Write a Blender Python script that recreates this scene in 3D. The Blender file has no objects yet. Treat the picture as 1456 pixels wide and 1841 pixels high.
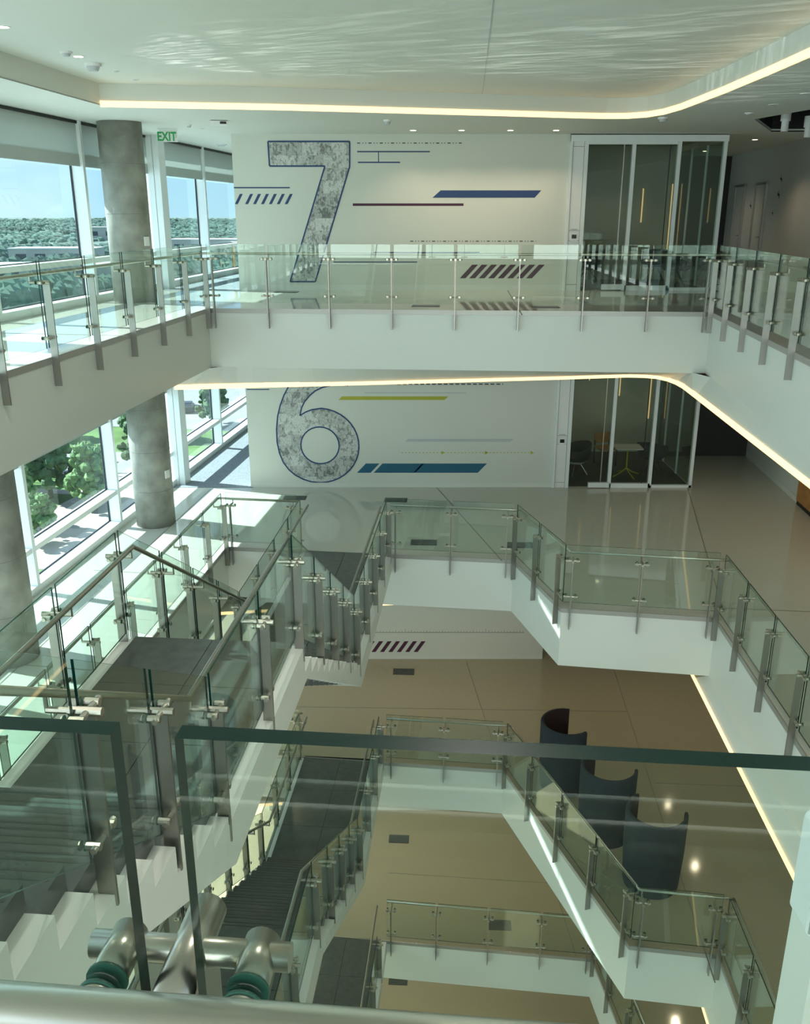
import bpy, math, random
from mathutils import Vector, Matrix
from mathutils.geometry import tessellate_polygon
random.seed(7)
SC = bpy.context.scene
COL = SC.collection

# ------------------------------------------------------------------ camera
cam_d = bpy.data.cameras.new('camera'); cam = bpy.data.objects.new('camera', cam_d); COL.objects.link(cam)
cam.location = (0, 0, 1.55); cam.rotation_euler = (math.radians(71.5), 0, 0)
cam_d.sensor_fit = 'HORIZONTAL'; cam_d.sensor_width = 36.0; cam_d.lens = 1600 / 1456 * 36
cam_d.clip_start = 0.05; cam_d.clip_end = 20000
SC.camera = cam

# ------------------------------------------------------------------ exposure / sampling
SC.view_settings.view_transform = 'Standard'; SC.view_settings.look = 'None'
SC.view_settings.gamma = 1.0; SC.view_settings.use_curve_mapping = False
SC.view_settings.exposure = 0.55
cy = SC.cycles
cy.max_bounces = 10; cy.diffuse_bounces = 5; cy.glossy_bounces = 4; cy.transmission_bounces = 4
cy.transparent_max_bounces = 48
cy.sample_clamp_indirect = 6.0; cy.caustics_reflective = False; cy.caustics_refractive = False
cy.use_denoising = True

# ------------------------------------------------------------------ world, sun, daylight
world = bpy.data.worlds.new('world'); SC.world = world; world.use_nodes = True
nt = world.node_tree; nt.nodes.clear()
w_out = nt.nodes.new('ShaderNodeOutputWorld'); w_bg = nt.nodes.new('ShaderNodeBackground')
sky = nt.nodes.new('ShaderNodeValToRGB'); e = sky.color_ramp.elements            # clear summer sky: pale at the horizon, bluer overhead
e[0].position = .0; e[0].color = (.52, .78, .90, 1); e[1].position = 1.0; e[1].color = (.16, .30, .60, 1)
k = e.new(.12); k.color = (.42, .70, .90, 1); k = e.new(.4); k.color = (.30, .50, .80, 1)
sz = nt.nodes.new('ShaderNodeSeparateXYZ')
tc = nt.nodes.new('ShaderNodeTexCoord'); mp = nt.nodes.new('ShaderNodeMapping'); mp.inputs['Scale'].default_value = (2.2, 2.2, 6.0)
nz = nt.nodes.new('ShaderNodeTexNoise'); nz.inputs['Scale'].default_value = 2.0; nz.inputs['Detail'].default_value = 7
rp = nt.nodes.new('ShaderNodeValToRGB'); rp.color_ramp.elements[0].position = .42; rp.color_ramp.elements[1].position = .72
mx = nt.nodes.new('ShaderNodeMix'); mx.data_type = 'RGBA'
nt.links.new(tc.outputs['Generated'], sz.inputs[0]); nt.links.new(sz.outputs['Z'], sky.inputs[0]); nt.links.new(tc.outputs['Generated'], mp.inputs[0]); nt.links.new(mp.outputs[0], nz.inputs['Vector'])
nt.links.new(nz.outputs['Fac'], rp.inputs[0])
mlt = nt.nodes.new('ShaderNodeMath'); mlt.operation = 'MULTIPLY'; mlt.inputs[1].default_value = .6
nt.links.new(rp.outputs['Color'], mlt.inputs[0]); nt.links.new(mlt.outputs[0], mx.inputs['Factor'])
nt.links.new(sky.outputs[0], mx.inputs[6]); mx.inputs[7].default_value = (1.0, 1.05, 1.08, 1)
nt.links.new(mx.outputs[2], w_bg.inputs['Color']); w_bg.inputs['Strength'].default_value = 1.0
nt.links.new(w_bg.outputs[0], w_out.inputs['Surface'])

sun_d = bpy.data.lights.new('sun', 'SUN'); sun = bpy.data.objects.new('sun', sun_d); COL.objects.link(sun)
sun_d.energy = 11.5; sun_d.angle = math.radians(0.6); sun_d.color = (.96, 1.0, .93)
el = math.radians(38); sdir = Vector((.95 * math.cos(el), -.30 * math.cos(el), -math.sin(el)))
sun.rotation_euler = sdir.to_track_quat('-Z', 'Y').to_euler()

def area(name, loc, target, sx, sy, power, color):
    d = bpy.data.lights.new(name, 'AREA'); d.shape = 'RECTANGLE'; d.size = sx; d.size_y = sy; d.energy = power; d.color = color
    o = bpy.data.objects.new(name, d); COL.objects.link(o); o.location = loc
    o.rotation_euler = (Vector(target) - Vector(loc)).to_track_quat('-Z', 'Y').to_euler(); return o
# added area lights standing in for daylight from behind and from the left facade
area('daylight_fill_rear', (-1.0, -9.0, 2.0), (0.0, 15, -2.0), 16, 14, 2000, (.95, 1.0, .96))
area('daylight_fill_left', (-9.0, 9.0, -4.0), (4.0, 9.0, -4.5), 26, 14, 1700, (.82, .95, 1.0))

def glint_spot(name, loc, target, ang, power, sc):
    """added spot with a streaked beam, standing in for sunlight off the floor"""
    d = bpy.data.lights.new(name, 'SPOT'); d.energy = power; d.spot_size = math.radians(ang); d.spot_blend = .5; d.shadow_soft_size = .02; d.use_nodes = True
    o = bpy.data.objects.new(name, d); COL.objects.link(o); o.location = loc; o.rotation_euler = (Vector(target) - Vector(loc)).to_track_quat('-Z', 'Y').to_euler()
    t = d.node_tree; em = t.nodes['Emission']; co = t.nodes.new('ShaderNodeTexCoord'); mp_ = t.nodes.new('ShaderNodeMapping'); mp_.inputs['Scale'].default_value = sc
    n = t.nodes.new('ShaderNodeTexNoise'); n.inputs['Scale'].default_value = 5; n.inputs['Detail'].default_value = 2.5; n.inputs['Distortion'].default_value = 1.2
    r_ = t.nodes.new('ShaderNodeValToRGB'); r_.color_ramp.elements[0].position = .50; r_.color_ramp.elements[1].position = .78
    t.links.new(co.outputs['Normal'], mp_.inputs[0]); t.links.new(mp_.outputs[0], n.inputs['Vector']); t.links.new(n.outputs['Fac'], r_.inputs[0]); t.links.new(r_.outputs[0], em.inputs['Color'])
glint_spot('added_glint_spot', (-4.5, 13.2, .06), (-1.2, 12.0, 3.4), 52, 640, (11.0, 2.2, 1.5))  # added spot lamps near the floors throw the ceiling ripples
glint_spot('added_glint_spot', (-4.1, 14.3, -4.30), (3.4, 12.0, 3.3), 30, 2300, (19.0, 3.2, 1.8))

# ------------------------------------------------------------------ materials
M = {}
def newmat(name):
    m = bpy.data.materials.new(name); m.use_nodes = True; M[name] = m
    return m, m.node_tree, m.node_tree.nodes['Principled BSDF']
def mat(name, col, rough=.5, metal=0., noise=None, spec=.5, bump=0.):
    m, t, b = newmat(name)
    b.inputs['Base Color'].default_value = (*col, 1); b.inputs['Roughness'].default_value = rough
    b.inputs['Metallic'].default_value = metal; b.inputs['Specular IOR Level'].default_value = spec
    if noise:
        sc, amp, det = noise
        co = t.nodes.new('ShaderNodeTexCoord'); n = t.nodes.new('ShaderNodeTexNoise'); n.inputs['Scale'].default_value = sc; n.inputs['Detail'].default_value = det
        mr = t.nodes.new('ShaderNodeMapRange'); mr.inputs[1].default_value = .3; mr.inputs[2].default_value = .7; mr.inputs[3].default_value = 1 - amp; mr.inputs[4].default_value = 1 + amp
        mm = t.nodes.new('ShaderNodeMix'); mm.data_type = 'RGBA'; mm.blend_type = 'MULTIPLY'; mm.inputs['Factor'].default_value = 1
        t.links.new(co.outputs['Object'], n.inputs['Vector']); t.links.new(n.outputs['Fac'], mr.inputs[0])
        mm.inputs[6].default_value = (*col, 1); t.links.new(mr.outputs[0], mm.inputs[7]); t.links.new(mm.outputs[2], b.inputs['Base Color'])
        if bump:
            bp = t.nodes.new('ShaderNodeBump'); bp.inputs['Strength'].default_value = bump; bp.inputs['Distance'].default_value = .01
            t.links.new(n.outputs['Fac'], bp.inputs['Height']); t.links.new(bp.outputs[0], b.inputs['Normal'])
    return m
mat('paint', (.66, .68, .62), .55); mat('fascia_paint', (.70, .72, .67), .4); mat('ceiling_paint', (.68, .70, .65), .6)
mat('grey_paint', (.50, .50, .48), .6); mat('office_paint', (.50, .49, .40), .6); mat('corridor_dark', (.035, .035, .033), .7)
mat('terrazzo', (.55, .55, .48), .05, noise=(60, .05, 3), spec=.55)
mat('terrazzo_lamp_tint', (.37, .325, .225), .10, noise=(60, .05, 3), spec=.55)  # browner terrazzo: warm lamplight of the lower floors put into the colour
mat('joint', (.22, .20, .16), .5); mat('stone', (.072, .082, .077), .20, noise=(9, .12, 5)); mat('stone_line', (.03, .033, .032), .4)
mat('carpet', (.24, .27, .30), .95, noise=(40, .3, 6), bump=.4); mat('dark_carpet', (.06, .065, .05), .95, noise=(60, .4, 5))
mat('steel', (.46, .435, .37), .30, 1.0); mat('steel_dark', (.33, .32, .29), .34, 1.0); mat('trim_metal', (.40, .39, .36), .4, .6)
mat('alu', (.78, .82, .82), .4); mat('gasket', (.012, .014, .02), .5)
mat('concrete', (.27, .27, .235), .8, noise=(2.6, .34, 9), bump=.2); mat('concrete_seam', (.20, .20, .18), .9)
mat('glass_edge', (.003, .028, .021), .25, spec=.25); mat('rubber', (.02, .09, .06), .4)
mat('navy', (.018, .055, .16), .6); mat('maroon', (.07, .016, .045), .6); mat('lime', (.42, .42, .035), .6); mat('teal', (.012, .115, .20), .6)
mat('pale_grey', (.50, .53, .55), .6); mat('cover_grey', (.36, .38, .37), .5); mat('dark_print', (.045, .055, .075), .6); mat('green_sign', (.02, .36, .10), .5)
mat('fabric_blue', (.022, .030, .036), .95, noise=(90, .25, 3), bump=.2); mat('fabric_inner', (.030, .014, .012), .95, noise=(90, .25, 3))
mat('chair_fabric', (.018, .020, .024), .9); mat('chair_shell', (.55, .56, .54), .4); mat('yellow_metal', (.55, .50, .02), .45); mat('table_white', (.72, .73, .70), .35)
mat('wood', (.42, .20, .055), .45, noise=(6, .25, 6)); mat('pale_wood', (.52, .33, .14), .5, noise=(8, .2, 5))
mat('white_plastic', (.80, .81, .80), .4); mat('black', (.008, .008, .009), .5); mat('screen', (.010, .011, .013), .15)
mat('grass', (.10, .19, .045), .9, noise=(.25, .3, 6)); mat('asphalt', (.32, .33, .33), .9, noise=(.6, .12, 5)); mat('pale_path', (.46, .40, .33), .9, noise=(.4, .12, 5))
mat('leaf', (.13, .24, .08), .8, noise=(1.6, .5, 6), bump=.6); mat('woods', (.13, .21, .16), .95, noise=(.012, .55, 8)); mat('leaf_dark', (.075, .15, .06), .8, noise=(1.6, .5, 6), bump=.6); mat('bark', (.12, .09, .065), .9)  # the distant woods have a bluish haze tint put into their green
mat('far_roof', (.62, .64, .64), .7); mat('far_wall', (.50, .48, .45), .8); mat('car_white', (.7, .7, .7), .3); mat('car_dark', (.06, .07, .09), .3); mat('car_red', (.35, .03, .03), .3)
def emit(name, col, s):
    m, t, b = newmat(name); b.inputs['Base Color'].default_value = (*col, 1)
    b.inputs['Emission Color'].default_value = (*col, 1); b.inputs['Emission Strength'].default_value = s; return m
emit('led', (1.0, .66, .32), 1.25); emit('lamp_on', (1.0, .85, .6), 6.0); emit('reflection_glow', (1.0, .66, .30), .45)  # the soft glow imitates reflections in the office glass

def thin_glass(name, tint, refl=1.0):
    m = bpy.data.materials.new(name); m.use_nodes = True; M[name] = m; t = m.node_tree; t.nodes.clear()
    o = t.nodes.new('ShaderNodeOutputMaterial'); tr = t.nodes.new('ShaderNodeBsdfTransparent'); gl = t.nodes.new('ShaderNodeBsdfGlossy'); mxs = t.nodes.new('ShaderNodeMixShader')
    tr.inputs[0].default_value = (*tint, 1); gl.inputs['Roughness'].default_value = 0.0; gl.inputs[0].default_value = (.92, 1, .96, 1)
    lw = t.nodes.new('ShaderNodeLayerWeight'); lw.inputs[0].default_value = .5
    p = t.nodes.new('ShaderNodeMath'); p.operation = 'POWER'; p.inputs[1].default_value = 5
    a = t.nodes.new('ShaderNodeMath'); a.operation = 'MULTIPLY_ADD'; a.inputs[1].default_value = .9 * refl; a.inputs[2].default_value = .042 * refl
    t.links.new(lw.outputs['Facing'], p.inputs[0]); t.links.new(p.outputs[0], a.inputs[0]); t.links.new(a.outputs[0], mxs.inputs[0])
    t.links.new(tr.outputs[0], mxs.inputs[1]); t.links.new(gl.outputs[0], mxs.inputs[2]); t.links.new(mxs.outputs[0], o.inputs[0])
thin_glass('glass', (.928, .974, .952)); thin_glass('window_glass', (.68, .80, .83)); thin_glass('office_glass', (.66, .76, .70), 1.3)

def shade_mat():
    m = bpy.data.materials.new('shade_fabric'); m.use_nodes = True; M['shade_fabric'] = m; t = m.node_tree; t.nodes.clear()
    o = t.nodes.new('ShaderNodeOutputMaterial'); d = t.nodes.new('ShaderNodeBsdfDiffuse'); tl = t.nodes.new('ShaderNodeBsdfTranslucent'); mxs = t.nodes.new('ShaderNodeMixShader')
    d.inputs[0].default_value = (.75, .78, .75, 1); tl.inputs[0].default_value = (.52, .56, .54, 1); mxs.inputs[0].default_value = .5
    t.links.new(d.outputs[0], mxs.inputs[1]); t.links.new(tl.outputs[0], mxs.inputs[2]); t.links.new(mxs.outputs[0], o.inputs[0])
shade_mat()

def collage_mat():
    """printed photographs in grey: a grid of tiles, each with its own tone and its own dark figures on pale ground (flat print)"""
    m, t, b = newmat('photo_collage'); b.inputs['Roughness'].default_value = .6; N = t.nodes.new; Lk = t.links.new
    def math_(op, a, c=None, v=None):
        q = N('ShaderNodeMath'); q.operation = op; Lk(a, q.inputs[0])
        if c is not None: Lk(c, q.inputs[1])
        if v is not None: q.inputs[1].default_value = v
        return q.outputs[0]
    co = N('ShaderNodeTexCoord'); sp = N('ShaderNodeSeparateXYZ'); Lk(co.outputs['Object'], sp.inputs[0])
    row = math_('FLOOR', math_('DIVIDE', sp.outputs['Z'], v=.245)); shift = math_('MULTIPLY', row, v=.137)
    xx = math_('DIVIDE', math_('ADD', sp.outputs['X'], shift), v=.30); colm = math_('FLOOR', xx)
    cid = N('ShaderNodeCombineXYZ'); Lk(colm, cid.inputs[0]); Lk(row, cid.inputs[1])
    wn = N('ShaderNodeTexWhiteNoise'); Lk(cid.outputs[0], wn.inputs['Vector']); ws = N('ShaderNodeSeparateColor'); Lk(wn.outputs['Color'], ws.inputs[0])
    cb = N('ShaderNodeCombineXYZ'); Lk(math_('MULTIPLY', sp.outputs['X'], v=1.55), cb.inputs[0]); Lk(sp.outputs['Z'], cb.inputs[1]); Lk(math_('MULTIPLY', wn.outputs['Value'], v=9.), cb.inputs[2])
    n1 = N('ShaderNodeTexNoise'); n1.inputs['Scale'].default_value = 6.8; n1.inputs['Detail'].default_value = 3; n1.inputs['Distortion'].default_value = .8; Lk(cb.outputs[0], n1.inputs['Vector'])
    st = N('ShaderNodeMapRange'); st.inputs[1].default_value = .42; st.inputs[2].default_value = .47; Lk(n1.outputs['Fac'], st.inputs[0])
    n2 = N('ShaderNodeTexNoise'); n2.inputs['Scale'].default_value = 26; n2.inputs['Detail'].default_value = 3; Lk(cb.outputs[0], n2.inputs['Vector'])
    n3 = N('ShaderNodeMapRange'); n3.inputs[1].default_value = .44; n3.inputs[2].default_value = .58; Lk(n2.outputs['Fac'], n3.inputs[0])
    tone = math_('MULTIPLY', ws.outputs[0], v=.42)
    a = math_('ADD', tone, math_('MULTIPLY', st.outputs[0], v=.40)); a = math_('ADD', a, math_('MULTIPLY', n3.outputs[0], v=.22))
    r = N('ShaderNodeValToRGB'); e = r.color_ramp.elements; e[0].position = .08; e[0].color = (.15, .16, .155, 1); e[1].position = .98; e[1].color = (.66, .68, .65, 1)
    k = e.new(.5); k.color = (.37, .385, .37, 1); Lk(a, r.inputs[0]); Lk(r.outputs[0], b.inputs['Base Color'])
collage_mat()

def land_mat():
    m, t, b = newmat('hazy_land'); b.inputs['Roughness'].default_value = 1.0
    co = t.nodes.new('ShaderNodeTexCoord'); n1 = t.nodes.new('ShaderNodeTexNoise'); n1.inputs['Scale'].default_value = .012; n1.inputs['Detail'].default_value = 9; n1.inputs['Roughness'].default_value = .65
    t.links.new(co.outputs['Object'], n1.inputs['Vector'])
    r = t.nodes.new('ShaderNodeValToRGB'); e = r.color_ramp.elements; e[0].position = .36; e[0].color = (.10, .16, .13, 1); e[1].position = .72; e[1].color = (.42, .45, .42, 1)  # pale bluish greens carry the distance haze in the colour
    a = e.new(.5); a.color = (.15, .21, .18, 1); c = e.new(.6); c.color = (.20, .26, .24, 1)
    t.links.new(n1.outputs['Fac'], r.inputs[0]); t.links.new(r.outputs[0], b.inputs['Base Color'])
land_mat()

# ------------------------------------------------------------------ helpers
def P3(*a): return Vector(a)
class MB:
    def __init__(s): s.v = []; s.f = []; s.m = []
    def quad(s, pts, mi=0):
        b = len(s.v); s.v += [tuple(p) for p in pts]; s.f.append(tuple(range(b, b + len(pts)))); s.m.append(mi)
    def hexa(s, c, mi=0):  # 8 corners: bottom 4 ccw, top 4 ccw
        b = len(s.v); s.v += [tuple(p) for p in c]
        mm = mi if isinstance(mi, (list, tuple)) else [mi] * 6
        for k, q in enumerate(((3, 2, 1, 0), (4, 5, 6, 7), (0, 1, 5, 4), (1, 2, 6, 5), (2, 3, 7, 6), (3, 0, 4, 7))):
            s.f.append(tuple(b + i for i in q)); s.m.append(mm[k])
    def box(s, x0, x1, y0, y1, z0, z1, mi=0):
        s.hexa([(x0, y0, z0), (x1, y0, z0), (x1, y1, z0), (x0, y1, z0), (x0, y0, z1), (x1, y0, z1), (x1, y1, z1), (x0, y1, z1)], mi)
    def bar(s, a, b, w, h, mi=0, up=(0, 0, 1)):  # box from a to b, width w across, height h along up
        a = Vector(a); b = Vector(b); d = (b - a).normalized(); u = Vector(up); r = d.cross(u)
        if r.length < 1e-5: r = Vector((1, 0, 0))
        r.normalize(); u = r.cross(d); r = r * w / 2; u = u * h / 2
        s.hexa([a - r - u, a + r - u, b + r - u, b - r - u, a - r + u, a + r + u, b + r + u, b - r + u], mi)
    def tube(s, pts, r, n=8, mi=0, cap=True):
        pts = [Vector(p) for p in pts]; rs = r if isinstance(r, (list, tuple)) else [r] * len(pts); b = len(s.v); ref = None
        for i, p in enumerate(pts):
            d = ((pts[min(i + 1, len(pts) - 1)] - p).normalized() + (p - pts[max(i - 1, 0)]).normalized()).normalized()
            if ref is None: ref = Vector((0, 0, 1)) if abs(d.z) < .9 else Vector((1, 0, 0))
            x = d.cross(ref).normalized(); y = x.cross(d).normalized(); ref = y
            k = 1.0
            if 0 < i < len(pts) - 1:
                c = (pts[i + 1] - p).normalized().dot((p - pts[i - 1]).normalized()); k = 1 / max(.5, math.sqrt(max(.05, (1 + c) / 2)))
            for j in range(n):
                t = 2 * math.pi * j / n; s.v.append(tuple(p + (x * math.cos(t) + y * math.sin(t)) * rs[i]))
        for i in range(len(pts) - 1):
            for j in range(n):
                j2 = (j + 1) % n; s.f.append((b + i * n + j, b + i * n + j2, b + (i + 1) * n + j2, b + (i + 1) * n + j)); s.m.append(mi)
        if cap:
            s.f.append(tuple(b + j for j in range(n))[::-1]); s.m.append(mi)
            e = b + (len(pts) - 1) * n; s.f.append(tuple(e + j for j in range(n))); s.m.append(mi)
    def prism(s, outer, z0, z1, holes=(), mt=0, ms=0, mb=0):  # polygon with holes
        loops = [outer] + list(holes); tri = tessellate_polygon([[Vector((p[0], p[1], 0)) for p in l] for l in loops]); flat = [p for l in loops for p in l]
        for z, mi, top in ((z1, mt, 1), (z0, mb, 0)):
            if mi is None: continue
            b = len(s.v); s.v += [(p[0], p[1], z) for p in flat]
            for t in tri:
                a, c, d = [flat[i] for i in t]; ccw = (c[0] - a[0]) * (d[1] - a[1]) - (c[1] - a[1]) * (d[0] - a[0]) > 0
                q = t if ccw == bool(top) else t[::-1]; s.f.append(tuple(b + i for i in q)); s.m.append(mi)
        for l in loops:
            if ms is None: continue
            n = len(l)
            for i in range(n):
                p, q = l[i], l[(i + 1) % n]; s.quad([(p[0], p[1], z0), (q[0], q[1], z0), (q[0], q[1], z1), (p[0], p[1], z1)], ms)
    def profile(s, poly, x0, x1, mi=0):  # polygon in (y,z) extruded along x
        tri = tessellate_polygon([[Vector((p[0], p[1], 0)) for p in poly]])
        for x in (x0, x1):
            b = len(s.v); s.v += [(x, p[0], p[1]) for p in poly]
            for t in tri: s.f.append(tuple(b + i for i in t)); s.m.append(mi)
        n = len(poly)
        for i in range(n):
            p, q = poly[i], poly[(i + 1) % n]; s.quad([(x0, p[0], p[1]), (x1, p[0], p[1]), (x1, q[0], q[1]), (x0, q[0], q[1])], mi)
    def mesh(s, name, mats, smooth=False):
        me = bpy.data.meshes.new(name); me.from_pydata(s.v, [], s.f); me.update()
        for k in mats: me.materials.append(M[k])
        if len(mats) > 1: me.polygons.foreach_set('material_index', s.m)
        if smooth: me.polygons.foreach_set('use_smooth', [True] * len(me.polygons)); me.update()
        return me
def link(name, me, parent=None, loc=None, rz=0):
    o = bpy.data.objects.new(name, me); COL.objects.link(o)
    if parent is not None: o.parent = parent
    if loc is not None: o.location = loc
    if rz: o.rotation_euler = (0, 0, rz)
    return o
def tag(o, label=None, cat=None, group=None, kind=None):
    if label: o['label'] = label
    if cat: o['category'] = cat
    if group: o['group'] = group
    if kind: o['kind'] = kind
    return o
def empty(name, loc=(0, 0, 0), rz=0, label=None, cat=None, group=None, kind=None):
    o = bpy.data.objects.new(name, None); COL.objects.link(o); o.location = loc; o.rotation_euler = (0, 0, rz); o.empty_display_size = .1
    return tag(o, label, cat, group, kind)
def relink(src, parent=None, loc=None):
    o = src.copy(); COL.objects.link(o); o.parent = parent
    if loc is not None: o.location = loc
    return o
def boxobj(name, dims, m, parent=None, loc=None):
    b = MB(); b.box(*dims); return link(name, b.mesh(name, [m]), parent, loc)
def smooth_angle(o): 
    for p in o.data.polygons: p.use_smooth = True

F = 4.42
Z = {7: 0.0, 6: -F, 5: -2 * F, 4: -3 * F, 3: -4 * F}
STOREY = {7: 'top', 6: 'second', 5: 'third', 4: 'fourth', 3: 'lowest'}
def leftx(y): return -6.15 + .122 * (y - 13.07)       # inner edge of the window sill line
YB = 19.65                                              # plane of the graphic wall
def rightx(y): return 8.55 + .08 * (y - 18.4)
Y0, Y1 = -3.0, 29.5

# ------------------------------------------------------------------ floors
HOLE = {
 7: [(-3.42, 15.76), (5.11, 15.13), (3.50, .38), (-1.42, .85), (-1.42, 1.02), (-3.25, 1.2), (-5.03, 1.35)],
 6: [(-3.38, 15.77), (1.97, 15.09), (2.50, 13.0), (4.85, 12.64), (4.25, .4), (-4.85, 1.2)],
 5: [(-3.33, 15.62), (1.94, 15.02), (3.36, 10.58), (4.64, 10.40), (4.15, .4), (-4.80, 1.2)],
 4: [(-3.33, 15.55), (3.93, 14.72), (4.5, 9.6), (4.15, .4), (-4.80, 1.2)],
 3: [(-3.3, 6.0), (4.0, 6.0), (4.0, .4), (-4.8, 1.2)]}
def outer(): return [(leftx(Y0) - .3, Y0), (rightx(Y0) + .3, Y0), (rightx(Y1) + .3, Y1), (leftx(Y1) - .3, Y1)]
FLOORS = {}
for n in (7, 6, 5, 4, 3):
    z = Z[n]; b = MB(); b.prism(outer(), z - 1.02, z, [HOLE[n]], 0, 1, 1)
    fl = link('floor', b.mesh('floor', ['terrazzo' if n >= 6 else 'terrazzo_lamp_tint', 'fascia_paint'])); FLOORS[n] = fl
    tag(fl, {7: 'top storey pale polished floor with white slab edge round the void', 6: 'second storey down pale polished floor reflecting the numeral wall',
             5: 'third storey down beige polished floor under the dark pod chairs', 4: 'fourth storey down brown polished floor seen through the void',
             3: 'lowest brown floor glimpsed at the bottom of the void'}[n], kind='structure')
    # metal edge trim round the opening
    b = MB(); h = HOLE[n]
    for i in range(len(h)):
        p, q = Vector((*h[i], z - .035)), Vector((*h[(i + 1) % len(h)], z - .035)); b.bar(p, q, .016, .075)
    link('edge_trim', b.mesh('edge_trim', ['trim_metal']), fl)
    # carpet beyond the graphic wall, left corridor
    if n >= 6:
        b = MB(); b.prism([(leftx(YB), YB - .05), (-3.5, YB - .05), (-3.5, Y1), (leftx(Y1), Y1)], z, z + .006)
        link('carpet', b.mesh('carpet', ['carpet']), fl)
    if n == 7:
        b = MB(); b.prism([(-9.5, Y0), (6.7, Y0), (6.7, .05), (-1.4, .75), (-9, .9)], z, z + .006); link('carpet', b.mesh('carpet', ['dark_carpet']), fl)  # added dark sheet behind the camera, unseen, dulls reflections in the near glass
    # joints in the terrazzo
    for (a, c) in {7: [((2.2, 19.6), (1.9, 14.7)), ((-5.3, 16.6), (-3.5, 16.3)), ((-5.6, 12.4), (-3.75, 12.1)), ((5.2, 14.0), (8.0, 14.0))],
                   6: [((.73, 19.6), (1.76, 15.05)), ((6.5, 19.6), (5.05, 12.9)), ((-4.45, 19.5), (-5.6, 9.0)), ((-5.5, 14.6), (-3.5, 14.3)), ((5.1, 13.0), (8.0, 12.7)), ((-5.9, 11.2), (-3.95, 10.9))],
                   5: [((5.05, 19.5), (4.42, 9.9)), ((4.8, 14.6), (8.2, 14.4)), ((1.5, 19.5), (1.9, 15.1)), ((-2.5, 17.4), (4.9, 17.2))],
                   4: [((-.4, 17.3), (4.0, 16.9)), ((3.3, 19.4), (3.6, 14.8))], 3: [((-.4, 17.3), (4, 17.1))]}[n]:
        b = MB(); b.bar((*a, z + .001), (*c, z + .001), .018, .003); link('joint', b.mesh('joint', ['joint']), fl)

# ------------------------------------------------------------------ walls
def wall_box(name, dims, m, label):
    o = boxobj(name, dims, m); return tag(o, label, kind='structure')
WALL = {}
for n in (7, 6, 5, 4, 3):
    z = Z[n]; xr = 3.38
    WALL[n] = wall_box('wall_back', (-3.55, xr, YB, YB + .3, z, z + 3.4), 'paint',
        {7: 'white back wall of top storey with big photo seven', 6: 'white back wall of second storey with big photo six', 5: 'white back wall of third storey with maroon slashes',
         4: 'plain back wall of the fourth storey down', 3: 'plain back wall of the lowest storey'}[n])
    bb = boxobj('baseboard', (-3.55, xr, YB - .012, YB, z, z + .11), 'fascia_paint', WALL[n])
    b = MB(); b.quad([(rightx(Y0), Y0, z), (rightx(Y1), Y1, z), (rightx(Y1), Y1, z + 3.4), (rightx(Y0), Y0, z + 3.4)])
    b.quad([(rightx(Y0) + .2, Y0, z), (rightx(Y0) + .2, Y0, z + 3.4), (rightx(Y1) + .2, Y1, z + 3.4), (rightx(Y1) + .2, Y1, z)])
    w = tag(link('wall_right', b.mesh('wall_right', ['paint' if n != 7 else 'grey_paint'])), {7: 'grey side wall at right of the top storey', 6: 'white side wall at right of the second storey',
        5: 'side wall at right of third storey', 4: 'side wall at right of fourth storey', 3: 'side wall at right of lowest storey'}[n], kind='structure')
    b = MB(); b.bar((rightx(8) - .01, 8, z + .06), (rightx(22.3) - .01, 22.3, z + .06), .02, .12); link('baseboard', b.mesh('baseboard', ['fascia_paint']), w)
    wall_box('wall_end', (leftx(Y1) - .3, rightx(Y1) + .3, Y1 - .1, Y1 + .1, z, z + 3.4), 'paint' if n < 6 else 'grey_paint',
        'end wall behind the rooms on the %s storey' % STOREY[n])
# ------------------------------------------------------------------ wall graphics (flat vinyl print, a few millimetres thick)
def art(n, name, pts, m, d=.003, label=None, hole=None):
    b = MB(); y0, y1 = YB - d, YB
    loops = [pts] + ([hole] if hole else []); flat = [p for l in loops for p in l]
    tri = tessellate_polygon([[Vector((p[0], p[1], 0)) for p in l] for l in loops])
    b.v += [(p[0], y0, p[1]) for p in flat]; b.f += [tuple(t) for t in tri]; b.m += [0] * len(tri)
    for l in loops:
        for i in range(len(l)):
            p, q = l[i], l[(i + 1) % len(l)]; b.quad([(p[0], y0, p[1]), (q[0], y0, q[1]), (q[0], y1, q[1]), (p[0], y1, p[1])])
    o = link(name, b.mesh(name, [m]), WALL[n]); 
    if label: o['label'] = label
    return o
def rect(x0, x1, z0, z1): return [(x0, z0), (x1, z0), (x1, z1), (x0, z1)]
def slash(x, z0, z1, w, k): return [(x, z0), (x + w, z0), (x + w + k, z1), (x + k, z1)]
def outline(n, pts, m, w, parent):
    b = MB(); N = len(pts)
    for i in range(N):
        p, q = pts[i], pts[(i + 1) % N]; b.bar((p[0], YB - .005, p[1]), (q[0], YB - .005, q[1]), w, .006, up=(0, 1, 0))
    link('outline', b.mesh('outline', [m]), parent)
SEVEN = [(-2.80, 2.96), (-1.13, 2.96), (-1.14, 2.48), (-1.92, .18), (-2.46, .18), (-1.65, 2.49), (-2.79, 2.49)]
s7 = art(7, 'numeral_seven', SEVEN, 'photo_collage'); outline(7, SEVEN, 'navy', .030, s7)
def arc(cx, cz, rx, rz, a0, a1, k): return [(cx + rx * math.cos(math.radians(a0 + (a1 - a0) * i / k)), cz + rz * math.sin(math.radians(a0 + (a1 - a0) * i / k))) for i in range(k + 1)]
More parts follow.
